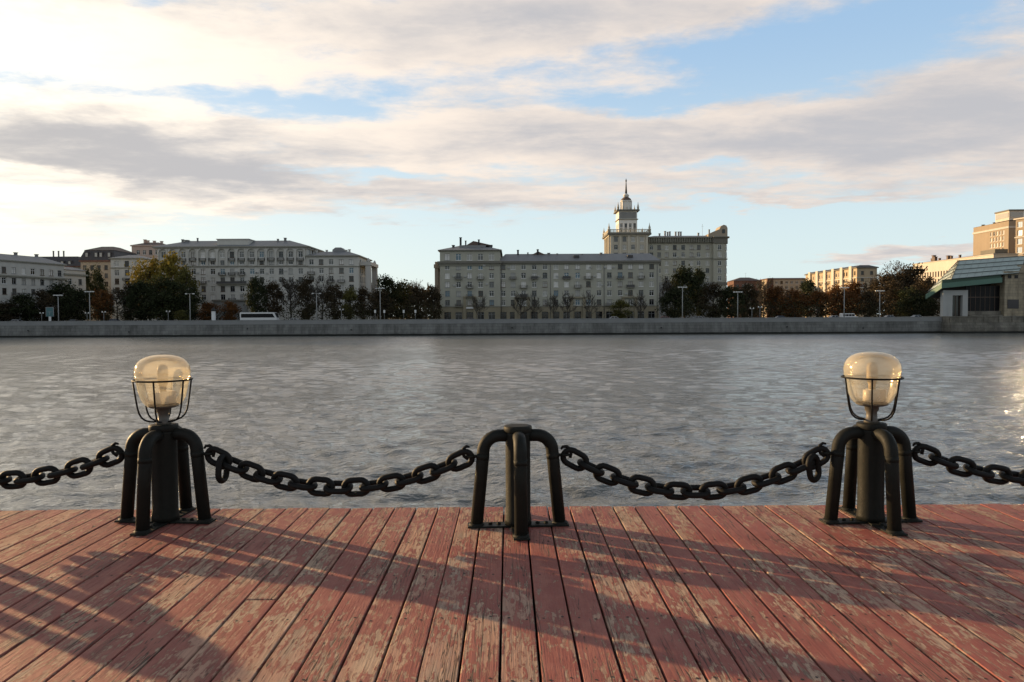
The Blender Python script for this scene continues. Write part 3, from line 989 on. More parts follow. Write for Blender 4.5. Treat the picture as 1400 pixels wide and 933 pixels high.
h.band(COR - 0.9, COR, 0.9, P_TRIM2); h.band(COR - 1.7, COR - .904, 0.35, P_TRIM); h.band(EAVE - 0.35, EAVE, 0.7, P_TRIM2)
h.band(BELT - .25, BELT, 0.2, P_TRIM, 'belt_course')
rf = h.hip(EAVE + .003, ht(650, 331, Y), 12, 0.7, ROOF_GREY, insx=8)
mb = MB(); mb.box(7, L - 5.5, 5.5, 14, EAVE + 1.0, EAVE + 2.3); mb.prism([(9.5, EAVE + 2.302), (L - 3, EAVE + 2.302), (L / 2 + 1, EAVE + 4.0)], 'y', 6, 13, 1)
mb.build('roof_house', [ROOF_GREY, ROOF_BROWN], h.t)
for px_, top, w in ((630, 325.5, .75), (637, 330, .5), (655, 328.5, .6), (620, 336, .9), (672, 336, .8)):
    x = bx(px_, Y + 4) - X0
    h.chimney(x, 6, EAVE + 1, ht(650, top, Y + 6) - EAVE - 1, w, BLACK)
for c, r in ((1, 1), (3, 1), (2, 3)): h.balcony(cols[c], rows[r] - .25, 2.6)
h.balcony(cols[2], rows[2] - .25, 2.6); h.balcony(cols[1], rows[4] - .3, 2.6)
for u, z in ((cols[1] - 1.7, rows[1] + .6), (cols[2] - 1.6, rows[1] + .5), (cols[4] - 1.8, rows[2] + .9), (cols[1] - 1.6, rows[2] + .5), (cols[3] + 1.4, rows[0] + 1.2)): h.ac(u, z)
mb = MB(); u = cols[2]
mb.box(u - 2.4, u - 1.35, -.7, -.004, 0, rows[4] + 2.9); mb.box(u + 1.35, u + 2.4, -.7, -.004, 0, rows[4] + 2.9); mb.box(u - 2.5, u + 2.5, -.9, -.004, rows[4] + 2.902, rows[4] + 3.5)
mb.box(u - 1.35, u + 1.35, -.5, -.004, BELT - .9, BELT - .3, 1)
mb.build('entrance_portal', [P_STONE, WHITEF], h.t)
mb = MB()                                            # free-standing pylons and beam on the left flank
zt = ht(597, 366, Y)
mb.box(-2.3, -1.0, 3, 4.3, 0, zt); mb.box(-2.3, -1.0, 12, 13.3, 0, zt); mb.box(-2.6, -.01, 2.7, 13.6, zt + .002, zt + 1.4)
mb.box(-2.2, -1.1, 3.1, 4.2, zt + 1.402, zt + 2.4)
mb.build('portico', P_SAND, h.t)

X1 = bx(684, Y + 1); L2 = bx(900.5, Y + 1) - X1
h = House('apartment_block', (X1 + .02, Y + 1, BANK_Z), L2, 16, 'long grey-olive apartment block with pale metal roof in front of the spired tower', seed=8)
pc = [688, 701.6, 716, 730.6, 745.2, 760.2, 774.6, 789.8, 804.4, 818.9, 833, 847.8, 861.8, 876.3, 890.8]
cols = [bx(p, Y + 1) - X1 for p in pc]
EAVE = ht(790, 357, Y + 1)
up = {'front': grid(cols, rows, 1.75, 2.1), 'right': grid([4, 8, 12], rows[2:4], 1.7, 2.1)}
gr = {'front': [(c, 0.55, 2.5, 2.9) for c in cols]}
h.wall(BELT, EAVE, up, P_OLIVE); h.wall(0, BELT - .002, gr, P_STONE, name='ground_floor', reveal=.3)
h.windows(up, 'dddmmppwwb'); h.windows(gr, 'ddd', [BROWNF, GREYF], name='shop_window', reveal=.24)
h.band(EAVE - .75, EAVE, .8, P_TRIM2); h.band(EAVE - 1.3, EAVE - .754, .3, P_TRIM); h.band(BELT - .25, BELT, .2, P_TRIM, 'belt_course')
h.hip(EAVE + .003, ht(790, 347, Y + 8), 7.5, .8, ROOF_GREY, insx=2)
RZ = ht(790, 349, Y + 6)
for p, hh, w in ((708.5, 2.6, .7), (722, 1.6, .5), (735.5, 2.8, .7), (750.5, 1.4, .9), (762, 1.2, .5), (796, 1.0, .5), (822, 1.4, .8)):
    h.chimney(bx(p, Y + 7) - X1, 6.5, RZ - .6, hh, w, BLACK if hh > 2 else None)
for p in (788, 861): 
    x = bx(p, Y + 4) - X1
    mb = MB(); mb.box(x - 1.0, x + 1.0, 2.0, 6.0, EAVE + .9, EAVE + 2.3); mb.build('dormer', ROOF_DARK, h.t)
mb = MB(); mb.prism([(bx(722, Y) - X1, RZ - .5), (bx(754, Y) - X1, RZ - .5), (bx(737, Y) - X1, RZ + 1.6)], 'y', 6.2, 12); mb.build('rear_gable', ROOF_BROWN, h.t)
for c, r in ((1, 1), (2, 2), (2, 3), (3, 1), (6, 1), (7, 2), (8, 1), (11, 1), (12, 2), (13, 1), (10, 4)): h.balcony(cols[c], rows[r] - .25, 2.5 if c % 2 else 2.9, solid=(c * r) % 3 == 0)
for c, r, sx in ((3, 1, 1), (2, 3, -1), (0, 0, 1.3), (9, 1, -1), (10, 0, 1), (10, 0, -1), (8, 0, .5), (9, 2, .6), (12, 3, -1), (5, 1, 0.2), (0, 4, -1)):
    h.ac(cols[c] + 1.6 * sx, rows[r] + .4)
for p in (685.5, 752.5, 826): h.downpipe(bx(p, Y) - X1 + .1, 1, EAVE - 1.35)
h.downpipe(L2 - .6, 1, EAVE - 1.35)
for p in (714, 790, 860.5):
    u = bx(p, Y + 1) - X1; mb = MB(); zt = rows[4] + 2.6
    mb.box(u - 2.9, u - 1.9, -.6, -.004, 0, zt); mb.box(u + 1.9, u + 2.9, -.6, -.004, 0, zt); mb.box(u - 3.0, u + 3.0, -.8, -.004, zt + .002, zt + .5)
    mb.build('entrance_portal', P_STONE, h.t)

# ------------------------------------------------------------------ long block with the arcaded top storey
Y = 283.0
X0 = bx(216.5, Y); L = bx(421, Y) - X0
h = House('arcaded_block', (X0, Y, BANK_Z), L, 20, 'long pale grey block with a row of blind arches under its eaves', seed=11)
pc = [225, 238.8, 252, 265.6, 279, 292, 305.4, 318.6, 331.8, 345.6, 359, 372.2, 385.4, 398.6, 412]
cols = [bx(p, Y) - X0 for p in pc]
zr = [ht(300, y, Y) for y in (371.5, 383.3, 395.2, 406.6, 418.2)]
rows = [z - 1.1 for z in zr]
EAVE, COR = ht(300, 337.5, Y), ht(300, 364, Y)
lower = [(u, z, 1.75, 2.15) for z in rows for u in cols if not (u < cols[2] and z < rows[0]) ]
lower = [o for o in lower if not (o[0] > cols[9] and o[1] < rows[1])]
top = [(u, ht(300, 352.5, Y), 1.7, 2.3) for u in cols] + [(u, ht(300, 362.3, Y), 1.6, 1.7) for u in cols]
ops = {'front': lower + top, 'right': grid([4, 8, 12, 16], [rows[0] + 7.5], 1.7, 2.1)}
h.wall(0, EAVE, ops, P_PALE); 
h.windows(ops, 'dddmmppwb')
h.band(EAVE - .5, EAVE, 1.3, P_TRIM); h.band(EAVE - .95, EAVE - .504, .6, P_PALE); h.band(COR - .35, COR, .45, P_TRIM, 'belt_course')
rf = h.hip(EAVE + .003, ht(300, 329.5, Y + 8), 8, 1.3, ROOF_GREY, insx=9)
mb = MB(); a0, a1 = bx(297, Y) - X0, bx(340, Y) - X0; mb.box(a0, a1, 1.2, 8, EAVE + .1, ht(300, 327.8, Y + 1)); mb.box(a0 - .3, a1 + .3, .9, 8.3, ht(300, 327.8, Y + 1) + .002, ht(300, 327.8, Y + 1) + .3)
mb.build('roof_house', P_PALE, h.t)
# arcade: one arched panel in front of every bay
sp = (cols[-1] - cols[0]) / (len(cols) - 1)
zb, zt = COR + .004, EAVE - .956
def arch_panel(w, r, zb, zs, zt, d=0.65):
    """panel w wide with a round-headed opening of radius r, spring line zs"""
    mb = MB()
    def slab(poly):
        n = len(poly)
        mb.face([(x, -d, z) for x, z in poly])
        for q in range(n):
            a, b = poly[q], poly[(q + 1) % n]
            mb.face([(b[0], -d, b[1]), (a[0], -d, a[1]), (a[0], -.004, a[1]), (b[0], -.004, b[1])])
    slab([(-w / 2, zb), (-r, zb), (-r, zs), (-w / 2, zs)]); slab([(r, zb), (w / 2, zb), (w / 2, zs), (r, zs)])
    N = 10
    for q in range(N):
        a, b = math.pi - math.pi * q / N, math.pi - math.pi * (q + 1) / N
        xa = -w / 2 if q == 0 else r * math.cos(a); xb = w / 2 if q == N - 1 else r * math.cos(b)
        pa, pb = (r * math.cos(a), zs + r * math.sin(a)), (r * math.cos(b), zs + r * math.sin(b))
        if q == 0: slab([pa, pb, (pb[0], zt), (-w / 2, zt), (-w / 2, zs)])
        elif q == N - 1: slab([pa, pb, (w / 2, zs), (w / 2, zt), (pa[0], zt)])
        else: slab([pa, pb, (pb[0], zt), (pa[0], zt)])
    return mb.mesh('arch', P_PALE)
rr = sp * 0.40
am = arch_panel(sp - .006, rr, zb, ht(300, 340.6, Y) - rr, zt)
for u in cols: put('arch', am, h.t, (u, 0, 0))
for c in range(0, 15):
    if h.rng.random() < .55: h.balcony(cols[c], ht(300, 356.5, Y), 2.5, .9, .9)
for c, r in ((6, 0), (7, 0), (8, 0), (4, 1), (7, 3)): h.balcony(cols[c], rows[r] - .3, 2.6)
mb = MB(); mb.box(cols[6] - 2, cols[8] + 2, -1.3, -.004, rows[1] - .6, rows[1] - .35, 0); mb.box(cols[6] - 2, cols[8] + 2, -1.3, -1.2, rows[1] - .348, rows[1] + .6, 1); mb.build('long_balcony', [P_TRIM, RAILM], h.t)
for q in range(14):
    h.ac(cols[h.rng.randrange(2, 15)] + h.rng.choice((-1.6, 1.6)), h.rng.choice(rows[:2]) + h.rng.uniform(0, 1))
mb = MB(); u = cols[7]; mb.box(cols[6] - 2.2, cols[8] + 2.2, -4, -.004, 0, rows[4] + 2.6); mb.box(cols[6] - 2.6, cols[8] + 2.6, -4.5, -.004, rows[4] + 2.602, rows[4] + 3.3, 1); mb.build('entrance_porch', [P_GREYW, P_TRIM2], h.t)
for p, hh, w in ((249.5, .5, .7), (255, .2, 1.4), (270, 1.0, .5), (380, .5, .6), (390, .9, .8)):
    h.chimney(bx(p, Y + 5) - X0, 6.5, ht(300, 332, Y + 5), hh + .8, w)

XW = bx(421, Y); LW = bx(491, Y) - XW
h = House('corner_wing', (XW + .02, Y, BANK_Z), LW, 24, 'lower pale wing at the arcaded block’s end with a stone pylon at its flank'.replace('’', "'"), seed=14)
pc = [426.5, 440, 453.4, 467.5, 481]
cols = [bx(p, Y) - XW for p in pc]
rows = [ht(450, y, Y) - 1.1 for y in (358.2, 370, 381.2, 393, 404.5)]
EAVE = ht(450, 349.5, Y); COR = ht(450, 364, Y)
ops = {'front': grid(cols, rows, 1.75, 2.1), 'right': grid([4, 8, 12, 16, 20], rows[:4], 1.7, 2.1)}
h.wall(0, EAVE, ops, P_PALE); h.windows(ops, 'dddmmppwb')
h.band(EAVE - .45, EAVE, .7, P_TRIM); h.band(COR - .3, COR, .35, P_TRIM, 'belt_course')
h.hip(EAVE + .003, ht(450, 344, Y + 4), 5, .7, ROOF_GREY)
mb = MB(); a0, a1 = bx(451, Y) - XW, bx(469, Y) - XW; z0 = ht(450, 344.5, Y + 5)
mb.prism([(a0, z0 - .4), (a1, z0 - .4), (a1 - .3, z0 + .6), (a0 + 3.4, z0 + 1.7), (a0 + 1.2, z0 + 1.7), (a0, z0 + .8)], 'y', 5.2, 10); mb.build('dormer', ROOF_GREY, h.t)
for p, hh in ((433, 1.0), (447, 1.0), (474, 1.0), (478, 1.2)): h.chimney(bx(p, Y + 5) - XW, 6, z0 - .4, hh, .7, P_PALE)
for c, r in ((0, 1), (3, 2), (2, 2)): h.balcony(cols[c], rows[r] - .3, 2.6)
mb = MB(); zt = ht(505, 364, Y + 6)
mb.box(LW + 2.2, LW + 4.2, 2, 4, 0, zt); mb.box(LW + 2.2, LW + 4.2, 15, 17, 0, zt); mb.box(LW + .02, LW + 4.5, 1.7, 17.3, zt + .002, zt + 1.3)
for yy in (3, 16): mb.lathe([(.5, zt + 1.302), (.7, zt + 1.8), (.2, zt + 2.9)], 8, c=(LW + 3.2, yy, 0))
mb.build('portico', P_LIGHT, h.t)

# ------------------------------------------------------------------ left-hand houses
d = Vector((0.278, 0.96)).normalized(); rz = math.atan2(d.y, d.x)
P0 = Vector((bx(-64, 226), 232))
h = House('street_block', (P0.x, P0.y, BANK_Z), 36, 16, 'pale six-storey block seen at a slant where the far shore meets the frame', rz=rz, seed=21)
Hh = 21.4
cols = [2 + q * 3.55 for q in range(10)]
rows = [Hh - 4.4 - 3.55 * q for q in range(6)]
ops = {'front': grid(cols, rows, 1.6, 2.1), 'left': grid([3, 7, 11], rows, 1.6, 2.1)}
h.wall(0, Hh, ops, P_LIGHT); h.windows(ops, 'dddmppw', [BROWNF, GREYF, WHITEF])
h.band(Hh - .4, Hh, .6, P_TRIM); h.band(rows[0] - 1.1, rows[0] - .6, .7, P_TRIM); h.hip(Hh + .003, Hh + 2.4, 5, .6, ROOF_GREY)
for c, r in ((1, 3), (4, 2), (5, 2), (7, 3), (3, 4)): h.balcony(cols[c], rows[r] - .3, 2.6)
for x in (6, 14, 22, 30): h.chimney(x, 6, Hh + 1.2, 2.0, .8)
d2 = P0 + d * 36.1
h = House('end_house', (d2.x, d2.y, BANK_Z), 9, 14, 'narrow pale house end with flat roof at the slanting block’s far corner'.replace('’', "'"), rz=rz, seed=22)
ops = {'front': grid([2.2, 6.6], [14.2, 10.8, 7.4, 4], 1.6, 2.2)}
h.wall(0, 19.6, ops, P_CREAM); h.windows(ops, 'dmp'); h.band(17.6, 18.2, .6, P_TRIM); h.hip(19.602, 20.8, 3, .5, ROOF_GREY)

h = House('shore_block', (-345, 246, BANK_Z), 130, 16, 'long pale block lying beyond the slanting street block', seed=51)
ops = {'front': grid([4 + q * 7.5 for q in range(17)], [4 + 3.6 * q for q in range(5)], 1.8, 2.2)}
h.wall(0, 23, ops, P_PALE); h.windows(ops, 'dmpw'); h.band(22.4, 23, .7, P_TRIM); h.hip(23.003, 25.5, 6, .6, ROOF_GREY)

Yb = 352; X0 = bx(28, Yb); L = bx(113, Yb) - X0
h = House('mansard_block', (X0, Yb, BANK_Z), L, 18, 'low dark-roofed grey building set back between the slanting block and the tan mansard house', seed=23)
Ee = ht(80, 364, Yb); cols = [2.5 + q * 3.6 for q in range(int((L - 2) / 3.6))]
ops = {'front': grid(cols[3:], [Ee - 4 - 3.5 * q for q in range(4)], 1.7, 2.1)}
h.wall(0, Ee, ops, P_GREYW); h.windows(ops, 'dddmp'); h.band(Ee - .5, Ee, .7, P_BRICK)
h.hip(Ee + .003, ht(80, 350, Yb), 4, .6, ROOF_DARK)
for q in cols[2:]: 
    mb = MB(); mb.box(q - .8, q + .8, .2, 3, Ee + .6, Ee + 2.6, 0); mb.box(q - .5, q + .5, .1, .195, Ee + .9, Ee + 2.2, 1); mb.build('dormer', [ROOF_DARK, GL_PALE], h.t)
for x in (24, 26.5, 29): h.chimney(L - x + 12, 6, ht(80, 352, Yb), 3.4, .5)

Yb = 322; X0 = bx(112, Yb); L = bx(159, Yb) - X0
h = House('mansard_house', (X0, Yb, BANK_Z), L, 22, 'tan house with dark mansard roof and brick band behind the dark round trees', seed=24)
Ee = ht(140, 356, Yb); cols = [1.8 + q * 3.1 for q in range(5)]
ops = {'front': grid(cols, [Ee - 4.2 - 3.6 * q for q in range(4)], 1.5, 2.0)}
h.wall(0, Ee, ops, P_TAN); h.windows(ops, 'ddmm', [BROWNF]); h.band(Ee - .7, Ee, .5, P_BRICK)
h.hip(Ee + .003, ht(140, 342, Yb), 1.2, .5, ROOF_DARK, name='mansard_roof'); h.hip(ht(140, 342, Yb) + .003, ht(140, 337.5, Yb + 8), 8, -.9, ROOF_BROWN, insx=5)
for q in (cols[0] + 1, cols[1] + 2, cols[2] + 1, cols[3] + 1.5):
    mb = MB(); z = Ee + 1.2; mb.box(q - .8, q + .8, -.1, 2, z, z + 2.4, 0); mb.box(q - .5, q + .5, -.2, -.105, z + .3, z + 2.0, 1); mb.build('dormer', [ROOF_DARK, GL_PALE], h.t)

Yb = 300; X0 = bx(153, Yb); L = bx(196, Yb) - X0
h = House('grey_wing', (X0, Yb, BANK_Z), L, 16, 'small pale grey wing half hidden by the yellow-topped tree', seed=25)
Ee = ht(175, 353, Yb); cols = [bx(p, Yb) - X0 for p in (161, 175, 188)]
ops = {'front': grid(cols, [ht(175, y, Yb) - 1.1 for y in (361, 373.5, 385, 397)], 1.8, 2.3)}
h.wall(0, Ee, ops, P_PALE); h.windows(ops, 'ddmp'); h.band(Ee - .4, Ee, .6, P_TRIM); h.band(ht(175, 367, Yb), ht(175, 366, Yb), .4, P_TRIM, 'belt_course')
h.hip(Ee + .003, Ee + 1.6, 5, .6, ROOF_GREY); h.balcony(cols[1], ht(175, 383.5, Yb), 3)

Yb = 350; X0 = bx(182, Yb); L = bx(226, Yb) - X0
h = House('rear_house', (X0, Yb, BANK_Z), L, 14, 'pinkish rooftop house showing behind the arcaded block’s end'.replace('’', "'"), seed=26)
Ee = ht(200, 335.5, Yb); ops = {'front': grid([3 + q * 3.0 for q in range(4)], [Ee - 4.5], 1.6, 2.2)}
h.wall(0, Ee, ops, P_PINK); h.windows(ops, 'dm'); h.band(Ee - .5, Ee, .5, P_PINK)
h.hip(Ee + .003, Ee + 1.8, 5, .5, ROOF_BROWN)
for x, a in ((4, 2.4), (5.4, 2.0), (8.5, 1.8), (12, 1.6)): h.chimney(x, 5, Ee + .6, a, 1.0, P_PINK)

# ------------------------------------------------------------------ tower with the spire, and its wing
Y = 385.0
def X_(p, y=Y): return bx(p, y)
X0 = X_(834); L = X_(886) - X0
h = House('spired_tower', (X0, Y, BANK_Z), L, 20, 'stepped stone tower with pinnacles, dome and thin spire, its left side sunlit', cat='tower', seed=31)
def z(py, y=Y): return ht(857, py, y)
cols = [X_(p) - X0 for p in (842.2, 853.7, 865.5, 877.6)]
scol = [3.5, 10, 16.5]
rows = [z(330.5), z(341.5), z(352.5)]
ops = {'front': grid(cols, rows, 2.0, 2.6), 'left': grid(scol, rows, 1.9, 2.6)}
T0 = z(319)
h.wall(0, T0, ops, P_TOWER); h.windows(ops, 'mpppd')
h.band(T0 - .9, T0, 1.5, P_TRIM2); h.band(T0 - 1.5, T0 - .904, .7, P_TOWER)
pm = MB(); pm.box(-.55, .55, -.6, -.004, 0, T0 - 1.504)
me = pm.mesh('pilaster', P_TOWER)
for p in (836, 848, 859.5, 871.3, 884): put('pilaster', me, h.t, (X_(p) - X0, 0, 0))
for q in (1.0, 7, 13, 19): put('pilaster', me, h.t, (0, 20 - q, 0), -math.pi / 2)
mb = MB(); mb.box(-.6, L + .6, -.6, 20.6, T0 + .002, T0 + .25)
for (x0, x1, y0, y1) in ((-.9, L + .9, -.9, -.6), (-.9, -.6, -.59, 20.6), (L + .6, L + .9, -.59, 20.6)):
    mb.box(x0, x1, y0, y1, T0 + .26, T0 + .5); mb.box(x0, x1, y0, y1, T0 + 1.7, T0 + 2.0)
for q in range(28): mb.box(-.8 + q * (L + 1.6) / 28, -.4 + q * (L + 1.6) / 28, -.85, -.65, T0 + .501, T0 + 1.699)
for q in range(26): mb.box(-.85, -.65, .1 + q * .78, .5 + q * .78, T0 + .501, T0 + 1.699)
mb.build('balustrade', P_TOWER, h.t)
def pinnacle(x, y, z0, hh, s=1.0):
    mb = MB(); mb.lathe([(.75 * s, z0), (.75 * s, z0 + hh * .32), (.95 * s, z0 + hh * .34), (.5 * s, z0 + hh * .42), (.62 * s, z0 + hh * .55), (.3 * s, z0 + hh * .68), (.06, z0 + hh)], 8, c=(x, y, 0))
    return mb.build('pinnacle', P_TOWER, h.t)
for x, y in ((-.6, -.6), (L + .6, -.6), (-.6, 20.4), (L + .6, 20.4)): pinnacle(x, y, T0 + .1, 5.2)
Yu = Y + 5
ux0, uL = X_(846, Yu) - X0, X_(871, Yu) - X_(846, Yu)
uo = (ux0, 5, uL, 10.5)
T1 = z(287.5, Yu)
uc = [(p - 846) / 25 * uL for p in (849.5, 855.6, 861.7, 867.6)]
uops = {'front': grid(uc, [z(311.5, Yu), z(318.5, Yu)], 1.35, 2.3), 'left': grid([2.2, 5.2, 8.2], [z(311.5, Yu), z(318.5, Yu)], 1.3, 2.3)}
h.wall(T0 + .251, T1, uops, P_WHITE, off=uo, name='upper_tower'); h.windows(uops, 'dddm', off=uo)
h.band(z(300.5, Yu), z(299.5, Yu), .5, P_TRIM, off=uo, name='belt_course'); h.band(T1 - .5, T1, 1.2, P_TRIM2, off=uo)
mb = MB(); mb.box(.6, uL - .6, -.25, -.004, z(298.5, Yu), z(290.5, Yu)); mb.build('upper_panel', P_GREYW, h.t, (ux0, 5, 0))
mb = MB(); mb.box(ux0 - 1.1, ux0 + uL + 1.1, 3.9, 16.6, T1 + .002, T1 + .3); mb.build('terrace', P_TRIM, h.t)
for x, y in ((ux0 - .4, 4.6), (ux0 + uL + .4, 4.6), (ux0 - .4, 15.9), (ux0 + uL + .4, 15.9)): pinnacle(x, y, T1 + .3, 3.9, .7)
cx, cy = X_(856, Yu + 5) - X0, 10.2
r = 7.0 * .39
Z = lambda py: z(py, Yu + 5)
mb = MB(); mb.lathe([(r + .3, T1 + .302), (r + .3, T1 + .9), (r, T1 + .92), (r, Z(276.5)), (r + .5, Z(276)), (r + .5, Z(274.8))], 8, c=(cx, cy, 0), smooth=False)
for q in range(8):
    a = R(22.5 + 45 * q); mb.lathe([(.35, T1 + .92), (.3, Z(276.6))], 6, c=(cx + (r + .15) * math.cos(R(45 * q)), cy + (r + .15) * math.sin(R(45 * q)), 0))
mb.build('drum', P_WHITE, h.t)
mb = MB(); mb.lathe([(r + .2, Z(274.7)), (r * .98, Z(273)), (r * .8, Z(271.5)), (r * .55, Z(270.4)), (r * .5, Z(270))], 16, c=(cx, cy, 0)); mb.build('dome', ROOF_BROWN, h.t)
mb = MB(); mb.lathe([(r * .52, Z(270)), (r * .52, Z(268)), (r * .62, Z(267.6)), (r * .45, Z(266)), (r * .2, Z(264.8))], 12, c=(cx, cy, 0)); mb.build('lantern', P_WHITE, h.t)
mb = MB(); mb.lathe([(.62, Z(265)), (.42, Z(258)), (.2, Z(249)), (.45, Z(247.6)), (.3, Z(246.5)), (.04, Z(244))], 8, c=(cx, cy, 0)); mb.build('spire', BLACK, h.t)

Yw = 388.0; XW = bx(886.3, Yw); LW = bx(981, Yw) - XW
h = House('tower_wing', (XW, Yw, BANK_Z), LW, 22, 'stone wing with bracketed cornice joining the spired tower to the gabled turret', seed=33)
zz = lambda py: ht(930, py, Yw)
EAVE = zz(324.5)
cols = [bx(p, Yw) - XW for p in (890.5, 901, 911.4, 922.3, 933.8, 945, 955, 967)]
rows = [zz(y) - 1.2 for y in (338.6, 348.6, 360, 370.5, 381)]
ops = {'front': grid(cols, rows, 1.9, 2.5)}
h.wall(zz(386), EAVE, ops, P_OLIVE); h.windows(ops, 'mmppd'); h.wall(0, zz(386) - .002, {}, P_GREYW, name='ground_floor')
h.band(EAVE - .5, EAVE, 1.6, P_TRIM); h.band(zz(333.2), zz(332.3), .5, P_TRIM); h.band(zz(354.6), zz(353.6), .4, P_TRIM, 'belt_course')
mb = MB()
for q in range(40): mb.box(q * LW / 40 + .1, q * LW / 40 + .55, -1.3, -.005, zz(332) , EAVE - .502)
mb.build('brackets', P_TRIM, h.t)
h.hip(EAVE + .003, zz(321.5), 4, 1.4, ROOF_GREY)
for p, a in ((902, 1.4), (909.5, 2.6), (913, 2.2), (916, 2.4), (924, 2.3), (928, 2.3), (931, 2.3), (955, 1.6)): h.chimney(bx(p, Yw + 4) - XW, 5, zz(322), a, .8, GREYF)
h.antenna(bx(960.5, Yw + 4) - XW, 5, zz(322), 6.5)
for c, r in ((1, 0), (3, 0), (5, 0), (3, 1), (5, 1)): h.ac(cols[c] + 1.6, rows[r])
XC = bx(975, Yw - 2); LC = bx(995, Yw - 2) - XC
h = House('corner_turret', (XC, Yw - 2, BANK_Z), LC, 16, 'rounded stone corner turret topped by a stepped gable, right of the bracketed wing', cat='tower', seed=34)
zz = lambda py: ht(985, py, Yw - 2)
mb = MB()
n = 10; cor = [(0, 14)] + [(0, 0)] + [(LC - 3.2 + 3.2 * math.sin(R(9 * q)), 3.2 - 3.2 * math.cos(R(9 * q))) for q in range(n + 1)] + [(LC, 14)]
mb.prism(cor, 'z', 0, zz(324)); mb.build('wall', P_OLIVE, h.t)
def ring(z0, z1, o, m, name):
    mb = MB(); p = [(0, 13)] + [(-o * .2, -o)] + [(LC - 3.2 + (3.2 + o) * math.sin(R(9 * q)), 3.2 - (3.2 + o) * math.cos(R(9 * q))) for q in range(n + 1)] + [(LC + o, 13)]
    mb.prism(p, 'z', z0, z1); mb.build(name, m, h.t)
ring(zz(333), zz(325), .6, P_TRIM2, 'frieze'); ring(zz(325) + .002, zz(323.4), 1.5, P_TRIM, 'cornice'); ring(zz(354.8), zz(353.4), .5, P_TRIM, 'belt_course'); ring(zz(390), zz(386), .5, P_TRIM2, 'base_course')
for py in (338.6, 348.6, 360, 370.5, 381):
    put('window', window_mesh(1.9, 2.6, h.rng.choice('mpd'), WHITEF), h.t, (LC * .42, -.14, zz(py) - 1.2))
    put('window', window_mesh(1.5, 2.6, 'd', WHITEF), h.t, (LC - 3.2 + 3.34 * math.sin(R(50)), 3.2 - 3.34 * math.cos(R(50)), zz(py) - 1.2), R(50))
mb = MB(); a = LC
mb.prism([(-2.5, zz(323.4) + .003), (a * .98, zz(323.4) + .003), (a * .98, zz(312)), (a * .9, zz(308.5)), (a * .72, zz(307.3)), (a * .52, zz(309.5)), (a * .42, zz(313.5)), (a * .1, zz(316)), (-2.5, zz(320))], 'y', .6, 9)
mb.build('gable', P_TAN, h.t)
mb = MB(); mb.box(a * .6, a * .8, .45, .595, zz(319), zz(313.5)); mb.build('gable_niche', GL_DARK, h.t)
h.chimney(-1.2, 4, zz(319), 2.2, .6)

# ------------------------------------------------------------------ low brick houses and sunlit blocks to the right
Yb = 470; X0 = bx(1003, Yb); L = bx(1041, Yb) - X0
h = House('brick_house', (X0, Yb, BANK_Z), L, 14, 'small dark brick house with hipped roof behind trees beside the gabled turret', seed=41)
Ee = ht(1020, 384, Yb); ops = {'front': grid([2.5, 6, 12, 15.5], [Ee - 4.5, Ee - 8.5, Ee - 12], 1.6, 2.2)}
h.wall(0, Ee, ops, P_BRICK); h.windows(ops, 'dmp'); h.hip(Ee + .003, ht(1020, 379, Yb), 6, .5, ROOF_BROWN); h.antenna(9.5, 6, ht(1020, 379, Yb), 3)
mb = MB(); mb.box(7.8, 10.6, -2, -.004, 0, Ee - 2); mb.build('bay', P_CREAM, h.t)
Yb = 490; X0 = bx(1049, Yb); L = bx(1103, Yb) - X0
h = House('brick_block', (X0, Yb, BANK_Z), L, 14, 'flat-roofed brick block low behind the orange trees', seed=42)
Ee = ht(1075, 381, Yb); ops = {'front': grid([6 + 3.4 * q for q in range(6)], [Ee - 3.6, Ee - 7], 1.7, 2.0)}
h.wall(0, Ee, ops, P_TAN); h.windows(ops, 'ddm'); h.band(Ee - .5, Ee, .5, P_BRICK); h.hip(Ee + .003, Ee + .5, 2, .4, ROOF_GREY)
mb = MB(); mb.box(-.6, 3.4, -1.4, -.005, 0, Ee + .2); mb.build('pier', P_BRICK, h.t)

def slant(name, pf, Yf, pn, Yn, D, label, seed, **kw):
    a, b = Vector((bx(pf, Yf), Yf)), Vector((bx(pn, Yn), Yn))
    v = b - a
    return House(name, (a.x, a.y, BANK_Z), v.length, D, label, rz=math.atan2(v.y, v.x), seed=seed, **kw), v.length

P_YELLOW = plaster('yellow_plaster', (0.42, 0.335, 0.23))
h, L = slant('sunlit_block', 1101, 472, 1171, 402, 11, 'sunlit yellow apartment block with dark roof seen end-on above the autumn trees', 43)
Ee = ht(1171, 365.5, 402)
cols = [2.5 + q * (L - 5) / 20 for q in range(21)]
ops = {'front': grid(cols, [Ee - 4.2 - 3.5 * q for q in range(4)], 1.6, 2.1), 'right': grid([3, 8], [Ee - 4.2 - 3.5 * q for q in range(4)], 1.6, 2.1)}
h.wall(0, Ee, ops, P_YELLOW); h.windows(ops, 'dddmp', [BROWNF, WHITEF]); h.band(Ee - .5, Ee, .7, P_TRIM2)
h.band(Ee - 6.0, Ee - 5.5, .4, P_CREAM, 'belt_course'); h.hip(Ee + .003, Ee + 1.3, 3, .6, ROOF_DARK)
for q in range(6):
    mb = MB(); x = 6 + q * (L - 14) / 5; mb.box(x, x + 3.2, -.9, -.004, 0, Ee + .9); mb.build('bay', P_CREAM, h.t)
for c in (2, 6, 9, 13, 17, 19): h.balcony(cols[c] + .8, Ee - 8, 2.6)

